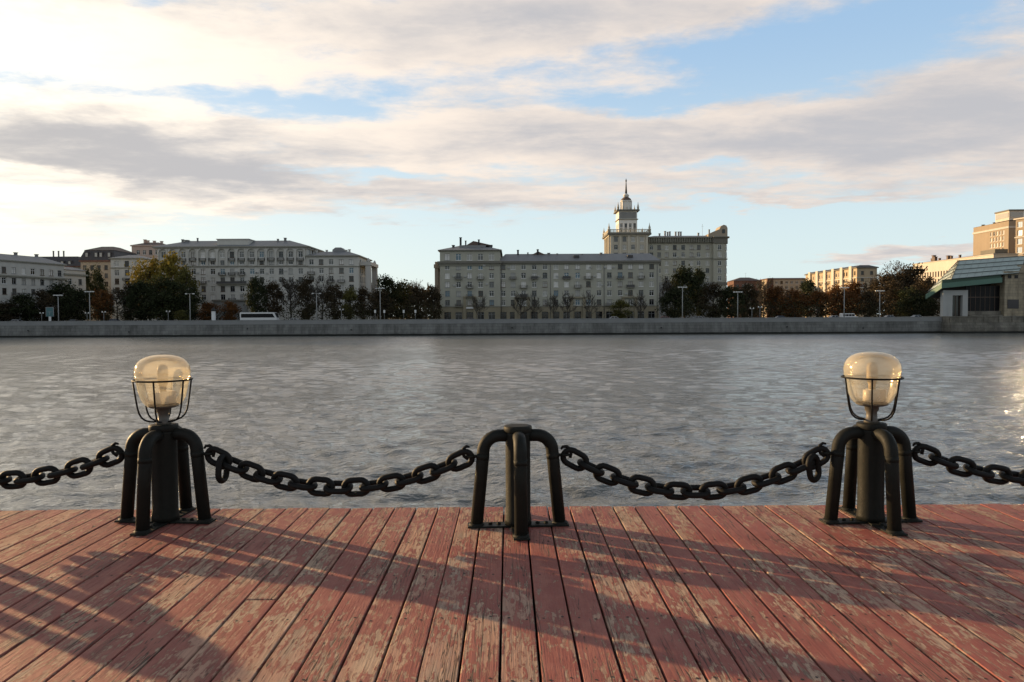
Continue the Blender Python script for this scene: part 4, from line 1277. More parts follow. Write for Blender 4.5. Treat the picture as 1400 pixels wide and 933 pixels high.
h, L = slant('ministry_wing', 1247, 468, 1357, 390, 13, 'long cream wing in full sun rising behind the glass-roofed pavilion', 44)
Ee = ht(1357, 347, 390)
cols = [3 + q * (L - 8) / 25 for q in range(26)]
ops = {'front': grid(cols, [Ee - 9.5, Ee - 14.0], 1.3, 3.2), 'right': grid([4, 9], [Ee - 9.5], 1.4, 3.0)}
h.wall(0, Ee, ops, P_CREAM); h.windows(ops, 'dd', [BROWNF]); h.band(Ee - .4, Ee, .35, P_CREAM); h.hip(Ee + .003, Ee + .5, 2, .3, ROOF_DARK)
for q, a in ((16, 1.8), (18, 3.6), (19.5, 2.6), (24, 1.4), (33, 2.2), (36, 1.8), (44, 1.7)): h.chimney(q, 3, Ee + .3, a, 1.6 if a > 2 else 1.0, ROOF_BROWN)
mb = MB(); mb.box(L - 14, L - 2, 2, 9, Ee + .5, Ee + 2.6); mb.build('roof_house', P_TRIM2, h.t)

h, L = slant('ministry_tower', 1329, 452, 1377, 419, 9, 'tan sunlit tower block with a white band and glazed penthouse', 45, cat='tower')
Ee = ht(1377, 302, 419)
cw = [L * .62 - 4.2 + q * 2.8 for q in range(6)]
zs = [ht(1377, y, 419) for y in (319.5, 327.5, 336, 344)]
ops = {'front': [(c - 2 + 3, zq, 1.5, 2.4) for zq in zs for c in cw[:5]], 'right': grid([4.5], zs, 1.6, 2.4)}
h.wall(0, Ee, ops, P_SAND); h.windows(ops, 'wwpd', [WHITEF]); h.band(ht(1377, 312, 419), ht(1377, 309.4, 419), .35, P_LIGHT, 'belt_course')
h.hip(Ee + .003, Ee + .4, 2, .2, ROOF_DARK)
mb = MB(); z1 = ht(1377, 288.5, 419); mb.box(L * .62, L - .3, .3, 8.7, Ee + .4, z1, 0); mb.box(L * .62 - .4, L + .1, -.1, 9.1, z1 + .002, z1 + .8, 1); mb.box(L * .62 + .6, L - .9, .15, .295, Ee + 2, z1 - .8, 2); mb.box(L - .295, L - .15, 1, 8, Ee + 2, z1 - .8, 2)
mb.build('penthouse', [P_CREAM, P_TRIM2, GL_PALE], h.t)
for x in (3, 14): h.chimney(x, 4, Ee + .2, 1.0, 1.2, BLACK)

a = Vector((bx(1386.5, 402), 402)); dd = Vector((0.22, -0.975)).normalized()
h = House('glazed_block', (a.x, a.y, BANK_Z), 62, 22, 'tan block with white bands and shining windows cut by the frame', rz=math.atan2(dd.y, dd.x), seed=46)
Ee = ht(1390, 298.5, 400)
cols = [2.6 + q * 4.2 for q in range(15)]
zr = [Ee - 5.0 - 4.6 * q for q in range(6)]
ops = {'front': grid(cols, zr, 3.0, 3.0)}
h.wall(0, Ee, ops, P_SAND); h.band(Ee - .7, Ee, .8, P_CREAM); h.band(zr[1] - 1.1, zr[1] - .5, .4, P_LIGHT, 'belt_course'); h.band(zr[3] - 1.1, zr[3] - .5, .4, P_LIGHT, 'belt_course')
for (u, zq, w, hh) in ops['front']:
    o = put('window', window_mesh(w, hh, 's', WHITEF), h.t, (u, .2, zq))
    o.rotation_euler = (R(h.rng.uniform(-1.6, 1.6)), 0, R(h.rng.uniform(-1.6, 1.6)))
h.hip(Ee + .003, Ee + .6, 3, .5, ROOF_DARK)

a = Vector((bx(1412, 372), 372))  # unseen tower, added so its glass throws sun glitter onto the water
h = House('added_glitter_tower', (a.x, a.y, BANK_Z), 54, 24, 'unseen mirror-glass tower added beyond the tan block to throw glitter on the river', rz=math.atan2(dd.y, dd.x), seed=47, cat='tower')
Ee = 78.0
ops = {'front': grid([3.4 + q * 5.9 for q in range(9)], [Ee - 6.6 - 6.4 * q for q in range(11)], 5.0, 5.0)}
h.wall(0, Ee, ops, P_GREYW); h.band(Ee - .7, Ee, .5, P_TRIM)
for (u, zq, w, hh) in ops['front']:
    o = put('window', window_mesh(w, hh, 's', GREYF), h.t, (u, .2, zq))
    o.rotation_euler = (R(h.rng.uniform(-1.2, 1.2)), 0, R(h.rng.uniform(-1.6, 1.6)))
h.hip(Ee + .003, Ee + .8, 4, .4, ROOF_DARK)

# ------------------------------------------------------------------ glass-roofed bridge pavilion and its stone abutment
Yp = 224.0
def XP(p): return bx(p, Yp)
def ZP(p, y): return bz(p, y, Yp)
LEAD = mat('roof_glazing', (0.40, 0.46, 0.42), 0.5, var=0.25, vscale=0.5, spec=0.7)
RIB = mat('glazing_ribs', (0.24, 0.255, 0.245), 0.5)
RIBD = mat('dark_purlins', (0.07, 0.08, 0.075), 0.6)
GREEN = mat('green_fascia', (0.07, 0.15, 0.11), 0.5, var=0.2, vscale=0.3)
WHITEC = mat('white_concrete', (0.36, 0.365, 0.35), 0.8, var=0.12, vscale=0.5)
STONE = masonry('abutment_stone', (0.19, 0.175, 0.145), (0.145, 0.135, 0.115), 1.8, 0.8, (0.08, 0.075, 0.065), 0.85, 0.03)
STONE_W = masonry('abutment_stone_wet', (0.17, 0.16, 0.135), (0.13, 0.12, 0.105), 2.0, 0.8, (0.07, 0.065, 0.055), 0.85, 0.03, 0.55)
PIERST = masonry('pier_stone', (0.33, 0.28, 0.20), (0.25, 0.215, 0.16), 1.6, 0.9, (0.15, 0.13, 0.1), 0.85, 0.03)
ab = thing('abutment', (XP(1290), Yp - 4, WATER_Z), 'dark weathered stone bridge abutment standing out into the river below the pavilion', 'abutment')
def xa(p): return XP(p) - XP(1290)
def za(p, y): return bz(p, y, Yp - 4) - WATER_Z
mb = MB(); wd = xa(1560)
mb.prism([(0, -2), (0, 1.6), (.5, za(1340, 441)), (2.2, za(1340, 441)), (2.2, -2)], 'x', 0, wd); mb.box(0, wd, 2.21, 6.5, -2, za(1340, 441)); mb.build('base', STONE_W, ab)
mb = MB(); mb.box(.4, wd, .9, 1.5, za(1340, 441) + .002, za(1340, 434.5)); mb.box(.2, wd, .7, 1.7, za(1340, 434.5) + .002, za(1340, 434.5) + .25)
for p in (1336, 1356, 1374, 1390): mb.box(xa(p), xa(p + 5), .6, .898, za(1340, 441) + .003, za(1340, 432))
mb.build('parapet', STONE, ab)
mb = MB(); mb.box(0.3, wd, 1.75, 30, za(1340, 441) + .004, za(1340, 432.5)); mb.build('terrace', STONE, ab)

pv = thing('bridge_pavilion', (XP(1290), Yp + 2, BANK_Z), 'glass-roofed bridge pavilion with green fascia and white concrete portal', 'pavilion')
def zp(p, y): return bz(p, y, Yp + 2) - BANK_Z
def xp(p): return bx(p, Yp + 2) - XP(1290)
e0 = zp(1345, 432)
mb = MB(); xl, xr, zt = xp(1289), xp(1323), zp(1305, 397)
o0, o1, zo = xp(1302), xp(1316), zp(1305, 404)
mb.box(xl, o0, 0, 1.4, -.4, zt); mb.box(o1, xr, 0, 1.4, -.4, zt); mb.box(o0 + .003, o1 - .003, .02, 1.4, zo, zt - .003); mb.box(xl - .25, xl + .9, -.4, -.004, -.4, zt); mb.build('portal', WHITEC, pv)
mb = MB(); mb.box(o0 + .004, o1 - .004, 1.2, 1.3, -.3, zo - .004, 0)
for q in range(3): mb.box(o0 + .3 + q * 1.2, o0 + .42 + q * 1.2, 1.08, 1.19, -.3, zo - .01, 1)
mb.build('door', [GL_DARK, BROWNF], pv)
mb = MB(); xg0, xg1 = xr + .01, xp(1369.5); zg0, zg1 = zp(1345, 425.5), zp(1345, 391)
mb.box(xg0, xg1, 1.2, 1.3, zg0, zg1, 0)
for q in range(1, 7): mb.box(xg0 + q * (xg1 - xg0) / 7 - .05, xg0 + q * (xg1 - xg0) / 7 + .05, 1.12, 1.19, zg0, zg1, 1)
mb.box(xg0, xg1, 1.0, 1.195, zg0 + 4.2, zg0 + 4.4, 1)
mb.build('hall_glazing', [GL_TINT, BROWNF], pv)
mb = MB(); mb.box(xg0, xg1 + 1, .4, 4, -.3, zg0 - .003); mb.box(xg0 + .3, xg1, -.6, .398, -.3, zg0 - 1.2); mb.build('plinth', STONE, pv)
# stone pier closing the hall
mb = MB(); x0_, x1_ = xp(1370), xp(1396); z1 = zp(1380, 374)
mb.box(x0_, x1_, -1.0, 9, -.3, z1); mb.box(x0_ - .3, x1_ + 2.6, -1.4, 9.4, z1 + .002, z1 + .6); mb.box(x1_ + .003, x1_ + 30, 1.5, 9, -.3, zp(1396, 362)); mb.build('pier', PIERST, pv)
mb = MB(); mb.box(xp(1374), xp(1389), -1.2, -1.004, zp(1380, 422), zp(1380, 410)); mb.build('pier_recess', ROOF_DARK, pv)
for q in (1374, 1383):
    mb = MB(); mb.box(xp(q), xp(q) + 1.0, -1.15, -1.004, zp(1380, 381), zp(1380, 376.5)); mb.build('pier_vent', BLACK, pv)
# roof: long glazed slope towards the river, hipped skirt dropping on the left
A = lambda p, y, Yd: Vector((bx(p, Yd) - XP(1290), Yd - (Yp + 2), bz(p, y, Yd) - BANK_Z))
rid0, rid1 = A(1310, 357, Yp + 9), A(1402, 350.5, Yp + 9)
eav0, eav1 = A(1300, 382, Yp + 0), A(1391, 374, Yp + 0)
bk0, bk1 = A(1316, 386, Yp + 19), A(1402, 380, Yp + 19)
lef = A(1268, 399.5, Yp + 9)
leb = A(1276, 402, Yp + 18)
def slope(mb, a, b, c, d_, n, rows_):
    """glazed slope a-b (eave) to d-c (ridge) with ribs"""
    mb.face([a, b, c, d_], 0)
    nrm = (b - a).cross(d_ - a).normalized() * .10
    if nrm.z < 0: nrm = -nrm
    def bar(p, q, r=.035, m=1):
        mb.tube([p + nrm, q + nrm], r, 4, m, smooth=False)
    for q in range(n + 1):
        t_ = q / n; bar(a.lerp(b, t_), d_.lerp(c, t_))
    for q in range(rows_ + 1):
        t_ = q / rows_; bar(a.lerp(d_, t_), b.lerp(c, t_), .10, 2)
mb = MB(); slope(mb, eav0, eav1, rid1, rid0, 9, 4); slope(mb, bk0, bk1, rid1, rid0, 8, 2)
mb.build('glass_roof', [LEAD, RIB, RIBD], pv, fix=False)
mb = MB(); slope(mb, lef, eav0, rid0 + Vector((-.02, 0, -.02)), rid0 + Vector((-.4, .3, -.2)), 6, 5); slope(mb, leb, lef, rid0 + Vector((-.4, .3, -.2)), bk0, 6, 4); mb.build('hip_glazing', [LEAD, RIB, RIBD], pv, fix=False)
mb = MB()
f0, f1 = A(1287, 389, Yp - .2), A(1369.5, 381.5, Yp - .2)
def beam(mb, p, q, hgt, th, m=0):
    n = Vector((-(q - p).y, (q - p).x, 0)).normalized() * th
    up_ = Vector((0, 0, hgt))
    pts = [p, q, q + n, p + n]
    mb.face([p, q, q + up_, p + up_], m); mb.face([q + n, p + n, p + n + up_, q + n + up_], m)
    mb.face([p + up_, q + up_, q + n + up_, p + n + up_], m); mb.face([p, p + n, q + n, q], m)
    mb.face([p, p + up_, p + n + up_, p + n], m); mb.face([q, q + n, q + n + up_, q + up_], m)
beam(mb, f0 + Vector((0, 0, -1.2)), f1 + Vector((0, 0, -1.1)), 1.5, .5)
lf0 = A(1265, 405, Yp + 8)
beam(mb, lf0 + Vector((0, 0, -1.0)), f0 + Vector((-.03, 0, -1.2)), 1.5, .5)
tr_ = MB()
for q in range(12):
    t0_ = q / 12; p_ = eav0.lerp(rid0, t0_); q_ = eav0.lerp(rid0, t0_ + 1 / 12)
    off_ = Vector((-.5, -.15, .25))
    tr_.tube([p_ + off_, q_ + off_], .09, 4); tr_.tube([p_ + off_, q_ + Vector((.1, 0, .3))], .06, 4); tr_.tube([p_ + Vector((.1, 0, .3)), q_ + Vector((.1, 0, .3))], .09, 4)
tr_.build('edge_truss', PIERST, pv)
beam(mb, f0 + Vector((.4, .55, .31)), f1 + Vector((0, .55, .41)), 1.1, .4, 1)
mb.build('fascia', [GREEN, mat('dark_green_fascia', (0.03, 0.07, 0.045), 0.6)], pv)
mb = MB(); mb.face([lf0 + Vector((.3, 0, -.3)), f0 + Vector((0, .1, -.4)), f1 + Vector((0, .3, -.3)), bk1 + Vector((-.5, -.5, -1.5)), leb + Vector((.5, -.5, -1.5))], 0)
mb.build('soffit', ROOF_DARK, pv)

# ------------------------------------------------------------------ trees along the far bank
def leaf_mat(name, a, b, rough=0.8):
    m = bpy.data.materials.new(name); m.use_nodes = True
    k = Nodes(m.node_tree)
    out = k.new('ShaderNodeOutputMaterial')
    bs = k.new('ShaderNodeBsdfPrincipled', {'Roughness': rough, 'Specular IOR Level': 0.2})
    tl = k.new('ShaderNodeBsdfTranslucent')
    ms = k.new('ShaderNodeMixShader', {0: 0.25})
    k.nt.links.new(bs.outputs[0], ms.inputs[1]); k.nt.links.new(tl.outputs[0], ms.inputs[2]); k.nt.links.new(ms.outputs[0], out.inputs[0])
    co = k.new('ShaderNodeTexCoord').outputs['Object']
    rnd = k.new('ShaderNodeObjectInfo').outputs['Random']
    n = k.noise(k.scale(co, (1, 1, 1)), 9.0, 4, 0.6)
    c = k.mix(k.ramp(k.add(n, k.mul(k.sub(rnd, .5), .15)), .35, .65), a, b)
    k.put(bs.inputs['Base Color'], c); k.put(tl.inputs['Color'], c)
    return m
BARK = mat('tree_bark', (0.055, 0.045, 0.035), 0.9, var=0.3, vscale=20)
LEAF = {'dark': leaf_mat('dark_green_leaves', (0.022, 0.028, 0.012), (0.042, 0.050, 0.020)),
        'brown': leaf_mat('dull_brown_leaves', (0.042, 0.033, 0.019), (0.070, 0.049, 0.025)),
        'rust': leaf_mat('rust_leaves', (0.10, 0.045, 0.016), (0.17, 0.072, 0.02)),
        'gold': leaf_mat('yellow_leaves', (0.14, 0.11, 0.018), (0.21, 0.165, 0.03)),
        'olive': leaf_mat('olive_leaves', (0.075, 0.075, 0.022), (0.12, 0.11, 0.03))}

def tree_meshes(style, seed, tall=False):
    """unit tree, 1 high and about 0.7 wide: (trunk mesh, crown mesh builder)"""
    rng = random.Random(seed)
    tr, cr = MB(), MB()
    segs = []
    tips = []
    def grow(p, d, ln, r, depth):
        n = 3
        q = p.copy(); path = [q.copy()]; dd = d.copy()
        for _ in range(n):
            dd = (dd + Vector((rng.uniform(-.25, .25), rng.uniform(-.25, .25), rng.uniform(-.05, .22)))).normalized()
            q = q + dd * (ln / n); path.append(q.copy())
        segs.append((path, r, depth))
        tips.append((q.copy(), depth))
        if depth == 0: return
        kids = 4 if depth > 1 else 3
        for c in range(kids):
            a = path[rng.choice((1, 2, 3, 3))]
            az = rng.uniform(0, 2 * math.pi)
            sp = rng.uniform(.5, 1.0)
            nd = (dd + Vector((math.cos(az) * sp, math.sin(az) * sp, rng.uniform(-.1, .35)))).normalized()
            grow(a, nd, ln * rng.uniform(.55, .8), r * .55, depth - 1)
    base = [Vector((0, 0, -0.01)), Vector((rng.uniform(-.01, .01), rng.uniform(-.01, .01), .15)), Vector((rng.uniform(-.02, .02), 0, .34)), Vector((0, rng.uniform(-.02, .02), .55)), Vector((0, 0, .72))]
    tr.tube(base, [.026, .019, .015, .010, .005], 7)
    sparse = style in ('bare', 'twig')
    for z0 in (.18, .26, .34, .42, .5, .58, .66):
        az = rng.uniform(0, 6.28)
        for q in range(2):
            a = az + q * 3.14 + rng.uniform(-.5, .5)
            grow(Vector((0, 0, z0)), Vector((math.cos(a), math.sin(a), rng.uniform(.35, .9) + (0.5 if tall else 0))).normalized(), rng.uniform(.17, .25) * (1.25 - .6 * z0), .009, 3 if sparse else 1)
    for path, r, dep in segs:
        if dep >= 2 or not sparse: tr.tube(path, [r, r * .85, r * .7, r * .5], 4, cap=False)
        else: w_ = 1.0 if style == 'bare' else .8; cr.tube(path, [max(.0036 * w_, r), max(.0034 * w_, r * .8), .003 * w_, .0024 * w_], 3, cap=False)
    def leaf(p, s):
        n = Vector((rng.gauss(0, 1), rng.gauss(0, 1), rng.gauss(0, 1))).normalized()
        u = n.orthogonal().normalized() * s; v = n.cross(u).normalized() * s * rng.uniform(.5, .9)
        cr.face([p - u, p - v * .9, p + u, p + v], 1 if sparse else 0)
    if sparse:
        for p, dep in tips:
            if dep <= 1 and rng.random() < (.6 if style == 'bare' else .08):
                leaf(p + Vector((rng.gauss(0, .02), rng.gauss(0, .02), rng.gauss(0, .02))), rng.uniform(.009, .018))
    else:
        cl = []
        for _ in range(52):
            a, rr_ = rng.uniform(0, 6.28), rng.uniform(0, 1) ** .5
            zz_ = rng.uniform(.10, .95)
            prof = math.sin(math.pi * min(1, max(0, (zz_ - .08) / .95)) ** .8) ** .7
            cl.append(Vector((math.cos(a) * rr_ * .30 * prof, math.sin(a) * rr_ * .30 * prof, zz_)))
        per = {'dark': 105, 'olive': 85, 'gold': 90, 'brown': 70, 'rust': 80}[style]
        for c in cl:
            s = rng.uniform(.06, .12)
            for _ in range(int(per * rng.uniform(.6, 1.3))):
                o = Vector((rng.gauss(0, 1), rng.gauss(0, 1), rng.gauss(0, .8))) * s * .62
                p = c + o
                if p.z < .06: continue
                leaf(p, rng.uniform(.014, .028))
    trm = tr.mesh('trunk', BARK)
    crm = cr.mesh('crown', [BARK, LEAF['brown']] if sparse else LEAF[style])
    return trm, crm
TM = {}
for st, nv in (('dark', 3), ('bare', 3), ('twig', 3), ('brown', 3), ('rust', 2), ('gold', 2), ('olive', 2)):
    TM[st] = [tree_meshes(st, 50 + len(TM) * 10 + q) for q in range(nv)]

NAMES = {'dark': 'evergreen_tree', 'bare': 'bare_tree', 'twig': 'bare_tree', 'brown': 'tree', 'rust': 'autumn_tree', 'gold': 'yellow_tree', 'olive': 'tree'}
TREES = [
    # px, top y, width px, distance, kind, label
    (-30, 405, 60, 236, 'dark', 'dark tree standing before the slanting block, outermost along the far bank'),
    (8, 414, 34, 240, 'brown', 'low brown tree below the slanting pale block by the edge'),
    (32, 404, 42, 243, 'dark', 'dark low tree between the slanting block and the information sign'),
    (58, 398, 40, 247, 'brown', 'brownish tree above the blue information sign'),
    (84, 386, 48, 262, 'dark', 'broad dark tree beside the narrow pale house end'),
    (106, 395, 40, 252, 'dark', 'dark shrubby tree under the two round trees of the tan mansard house'),
    (120, 369, 17, 285, 'dark', 'slim rounded dark tree, lower of the pair before the tan mansard house'),
    (135, 365, 20, 287, 'dark', 'rounded dark tree, taller of the pair before the tan mansard house'),
    (140, 396, 32, 250, 'rust', 'reddish brown tree below the tan mansard house'),
    (160, 392, 34, 255, 'bare', 'bare twiggy tree in front of the small grey wing'),
    (178, 388, 34, 258, 'brown', 'brown thinning tree beside the great yellow-topped trees'),
    (205, 349, 46, 268, 'gold', 'tall tree with golden top in front of the grey wing'),
    (236, 347, 44, 266, 'gold', 'tallest yellow-green tree before the arcaded block'),
    (255, 364, 34, 262, 'olive', 'olive green tree leaning out from the yellow-topped pair'),
    (197, 384, 44, 252, 'dark', 'dark lower tree beneath the golden-topped tree'),
    (226, 380, 50, 250, 'dark', 'dark broad tree at the foot of the tallest yellow tree'),
    (257, 390, 36, 252, 'dark', 'dark tree behind the lamp post at the arcaded block'),
    (249, 424, 22, 240, 'olive', 'small yellowish bush at the roadside beside the lamp post'),
    (286, 414, 30, 250, 'rust', 'small red-leaved tree beside the white poster pillar'),
    (314, 412, 30, 248, 'rust', 'low orange tree just left of the white coach'),
    (352, 379, 28, 256, 'dark', 'dark pointed tree rising behind the white coach'),
    (374, 386, 32, 260, 'brown', 'brown tree behind the front of the white coach'),
    (398, 376, 38, 262, 'bare', 'bare grey tree before the arcaded block right of the coach'),
    (420, 379, 34, 258, 'brown', 'brown tree at the joint of the arcaded block and its wing'),
    (440, 380, 36, 262, 'bare', 'bare tree standing before the lower pale wing'),
    (458, 390, 34, 254, 'brown', 'dull brown tree below the middle of the pale wing'),
    (478, 393, 28, 256, 'olive', 'yellowing tree at the corner of the pale wing'),
    (497, 394, 30, 258, 'brown', 'brown tree in front of the stone pylon'),
    (513, 375, 18, 300, 'olive', 'sunlit green tree just beyond the stone pylon'),
    (529, 379, 34, 290, 'dark', 'dark pointed conifer, tallest in the gap between the blocks'),
    (548, 384, 40, 300, 'dark', 'dark broad tree in the middle of the gap between the blocks'),
    (560, 383, 50, 420, 'twig', 'far bare tree showing thin against the sky in the gap'),
    (583, 385, 44, 410, 'twig', 'second far bare tree against the sky beside the olive corner block'),
    (570, 392, 40, 280, 'brown', 'brown tree filling the gap beside the olive corner block'),
    (592, 392, 26, 268, 'brown', 'brown tree at the sunlit pylons of the corner block'),
    (520, 398, 40, 250, 'brown', 'low brown tree behind the lamp post in the gap'),
    (655, 402, 22, 262, 'twig', 'thin dark tree at the corner block entrance'),
    (712, 398, 26, 262, 'twig', 'bare tree before the first portal of the long olive block'),
    (731, 402, 20, 264, 'twig', 'slight bare tree beside the first portal of the long olive block'),
    (757, 400, 20, 262, 'twig', 'bare tree by the downpipe of the long olive block'),
    (776, 398, 22, 264, 'twig', 'bare tree just left of the middle portal'),
    (806, 398, 22, 262, 'twig', 'bare tree just right of the middle portal'),
    (848, 410, 30, 258, 'olive', 'low greenish tree before the last portal of the long olive block'),
    (876, 400, 24, 262, 'twig', 'bare tree near the right end of the long olive block'),
    (912, 376, 30, 285, 'bare', 'bare dark tree at the right corner of the long olive block'),
    (936, 364, 40, 290, 'dark', 'tall dark evergreen in front of the bracketed wing'),
    (956, 369, 30, 292, 'dark', 'dark evergreen beside the tall one, before the bracketed wing'),
    (922, 392, 40, 262, 'dark', 'dark low tree behind the lamp post at the bracketed wing'),
    (975, 388, 44, 275, 'brown', 'brown tree at the foot of the gabled turret'),
    (1000, 391, 36, 272, 'dark', 'dark tree right of the gabled turret'),
    (1022, 388, 34, 280, 'brown', 'brown tree in front of the small brick house'),
    (1044, 378, 32, 330, 'bare', 'bare tree between the brick house and the brick block'),
    (1060, 392, 40, 275, 'rust', 'dark rust tree in front of the brick block'),
    (1086, 396, 44, 265, 'rust', 'bright orange tree, lowest and broadest of the autumn trees'),
    (1104, 384, 34, 300, 'dark', 'dark tree at the far end of the sunlit block'),
    (1118, 398, 34, 268, 'rust', 'orange-brown tree below the sunlit block'),
    (1142, 390, 42, 285, 'rust', 'russet tree covering the middle of the sunlit block'),
    (1166, 386, 38, 280, 'rust', 'russet tree at the shaded end of the sunlit block'),
    (1186, 398, 34, 262, 'brown', 'brown tree behind the lamp post near the sunlit block'),
    (1205, 370, 34, 300, 'twig', 'bare tree between the sunlit block and the cream wing'),
    (1226, 361, 46, 290, 'bare', 'tall bare tree before the end of the cream wing'),
    (1252, 364, 42, 285, 'brown', 'round brown tree against the sunlit cream wing'),
    (1222, 384, 44, 268, 'brown', 'dark brown tree under the tall bare tree'),
    (1212, 374, 46, 282, 'brown', 'full brown tree between the lamp by the bare trees and the cream wing'),
    (1238, 365, 52, 284, 'brown', 'broad brown tree, fullest of those against the cream wing'),
    (1266, 380, 40, 268, 'brown', 'brown tree tucked behind the pavilion roof edge'),
    (1152, 396, 46, 262, 'rust', 'low rust tree behind the white minibus'),
    (1244, 394, 38, 260, 'dark', 'dark tree left of the pavilion roof'),
    (1264, 404, 30, 256, 'dark', 'dark tree in the shade beneath the pavilion eaves'),
    (-90, 398, 60, 240, 'brown', 'brown tree before the shore block nearest the slanting block'),
    (-170, 392, 60, 242, 'dark', 'dark tree before the middle of the shore block'),
    (-260, 400, 60, 238, 'rust', 'rust tree before the far part of the shore block'),
    (1430, 380, 60, 262, 'brown', 'brown tree beyond the pavilion'),
]
tc = {}
trng = random.Random(77)
for (p, ty, wpx, Yd, st, lb) in TREES:
    i = tc.get(st, 0); tc[st] = i + 1
    trm, crm = TM[st][i % len(TM[st])]
    x = bx(p, Yd); hgt = bz(p, ty, Yd) - BANK_Z; wid = wpx * Yd / FOCAL / 0.68
    t = thing(NAMES[st], (x, Yd, BANK_Z), lb, 'tree', 'trees along the far bank', trng.uniform(0, 6.28))
    t.scale = (wid, wid, hgt)
    put('trunk', trm, t); put('crown', crm, t)
def far_belt(p0, p1, Y0, Y1, py, lb, n):
    rng = random.Random(int(p0)); mb = MB()
    for _ in range(n):
        Yd = rng.uniform(Y0, Y1); p = rng.uniform(p0, p1)
        top = bz(p, py + 4 * math.sin(p * .33) + 3 * math.sin(p * .81 + 1), (Y0 + Y1) / 2)
        q = Vector((bx(p, Yd), Yd, BANK_Z + (top - BANK_Z) * rng.uniform(0, 1) ** .7 + rng.gauss(0, .5)))
        u = Vector((rng.gauss(0, 1), rng.gauss(0, 1), rng.gauss(0, 1))).normalized() * rng.uniform(.3, .7); v = u.orthogonal().normalized() * rng.uniform(.3, .6)
        mb.face([q - u, q - v, q + u, q + v])
    o = mb.build('far_trees', LEAF['brown'], fix=False); o['kind'] = 'stuff'; o['label'] = lb
far_belt(500, 608, 330, 360, 398, 'dark wooded mass in the gap between the arcaded block and the olive corner block', 5200)
far_belt(1000, 1100, 340, 365, 401, 'dark wooded mass below the brick houses', 3600)
far_belt(1180, 1286, 330, 350, 388, 'dark wooded mass between the sunlit block and pavilion', 4600)
# low hedge line behind the road
def hedge(p0, p1, Yd, hm, lb):
    rng = random.Random(int(p0)); mb = MB()
    x0, x1 = bx(p0, Yd), bx(p1, Yd)
    for _ in range(int((x1 - x0) * 46)):
        p = Vector((rng.uniform(x0, x1), Yd + rng.gauss(0, .7), BANK_Z + abs(rng.gauss(.45, .3)) * hm))
        n = Vector((rng.gauss(0, 1), rng.gauss(0, 1), rng.gauss(0, 1))).normalized(); u = n.orthogonal().normalized() * rng.uniform(.16, .34); v = n.cross(u)
        mb.face([p - u, p - v * .8, p + u, p + v * .8])
    o = mb.build('hedge', HEDGE, fix=False); tag(o, lb, 'hedge', 'hedges behind the far road')
HEDGE = leaf_mat('hedge_leaves', (0.026, 0.028, 0.014), (0.05, 0.045, 0.02))
hedge(-40, 190, 248, 6.5, 'long dark hedge beneath the slanting block and mansard houses')
hedge(190, 330, 249, 5.0, 'dark hedge below the yellow-topped trees and arcaded block')
hedge(385, 604, 247, 6.5, 'dark hedge running across the gap between the blocks')
hedge(903, 1100, 250, 7.0, 'dark hedge below the bracketed wing and brick houses')
hedge(1100, 1285, 249, 6.5, 'dark hedge between the sunlit block and the pavilion')

# ------------------------------------------------------------------ street furniture on the far bank
LPOLE = mat('lamp_post_grey', (0.30, 0.30, 0.29), 0.6)
GLOBEW = mat('white_globe', (0.75, 0.73, 0.68), 0.4)
TEAL = mat('teal_board', (0.05, 0.13, 0.14), 0.4)
WHITEP = mat('white_paint', (0.62, 0.62, 0.60), 0.6)
def street_lamp_mesh(hgt, four):
    po = MB(); po.tube([(0, 0, 0), (0, 0, hgt)], [.16, .10], 10); po.lathe([(.26, 0), (.26, .5), (.18, .7)], 12)
    ar = MB(); w = 1.15
    ar.tube([(-w, 0, hgt + .02), (w, 0, hgt + .02)], .07, 8)
    hd = MB(); hd.box(-.28, .28, -.22, .22, -.12, .14); hd.box(-.2, .2, -.16, .16, -.18, -.123)
    xs = (-w, -w / 3, w / 3, w) if four else (-w, w)
    return po.mesh('pole', LPOLE), ar.mesh('crossarm', LPOLE), hd.mesh('lamp_head', WHITEP), xs
for p, ty, four, Yd, lb in ((80, 404, True, 231, 'street lamp beside the blue information sign'), (123, 399, True, 229, 'street lamp below the pair of round dark trees'),
                     (260, 402, False, 230, 'street lamp in front of the yellow-topped trees'), (433, 401.5, False, 231, 'street lamp below the joint of the arcaded block and wing'),
                     (520, 394.5, True, 229, 'four-headed street lamp in the gap between the blocks'), (933, 393, True, 229, 'street lamp before the bracketed wing'),
                     (1008.5, 399.5, True, 231, 'street lamp right of the gabled turret'), (1154, 393.5, True, 229, 'street lamp standing beside the white minibus'),
                     (1202.5, 398, True, 229, 'street lamp below the bare trees near the pavilion')):
    hgt = bz(p, ty, Yd) - BANK_Z
    po, ar, hd, xs = street_lamp_mesh(hgt, four)
    t = thing('street_lamp', (bx(p, Yd), Yd, BANK_Z), lb, 'street lamp', 'tall lamps along the far embankment')
    put('pole', po, t); put('crossarm', ar, t)
    for q in xs: put('lamp_head', hd, t, (q, 0, hgt + .02))
pm = MB(); pm.tube([(0, 0, 0), (0, 0, 2.75)], [.09, .06], 8); pm.tube([(-.5, 0, 2.75), (.5, 0, 2.75)], .04, 6)
pmm = pm.mesh('pole', LPOLE)
gm = MB(); gm.lathe([(.05, -.24), (.18, -.17), (.24, 0), (.18, .17), (.05, .24)], 14); gmm = gm.mesh('globe', GLOBEW)
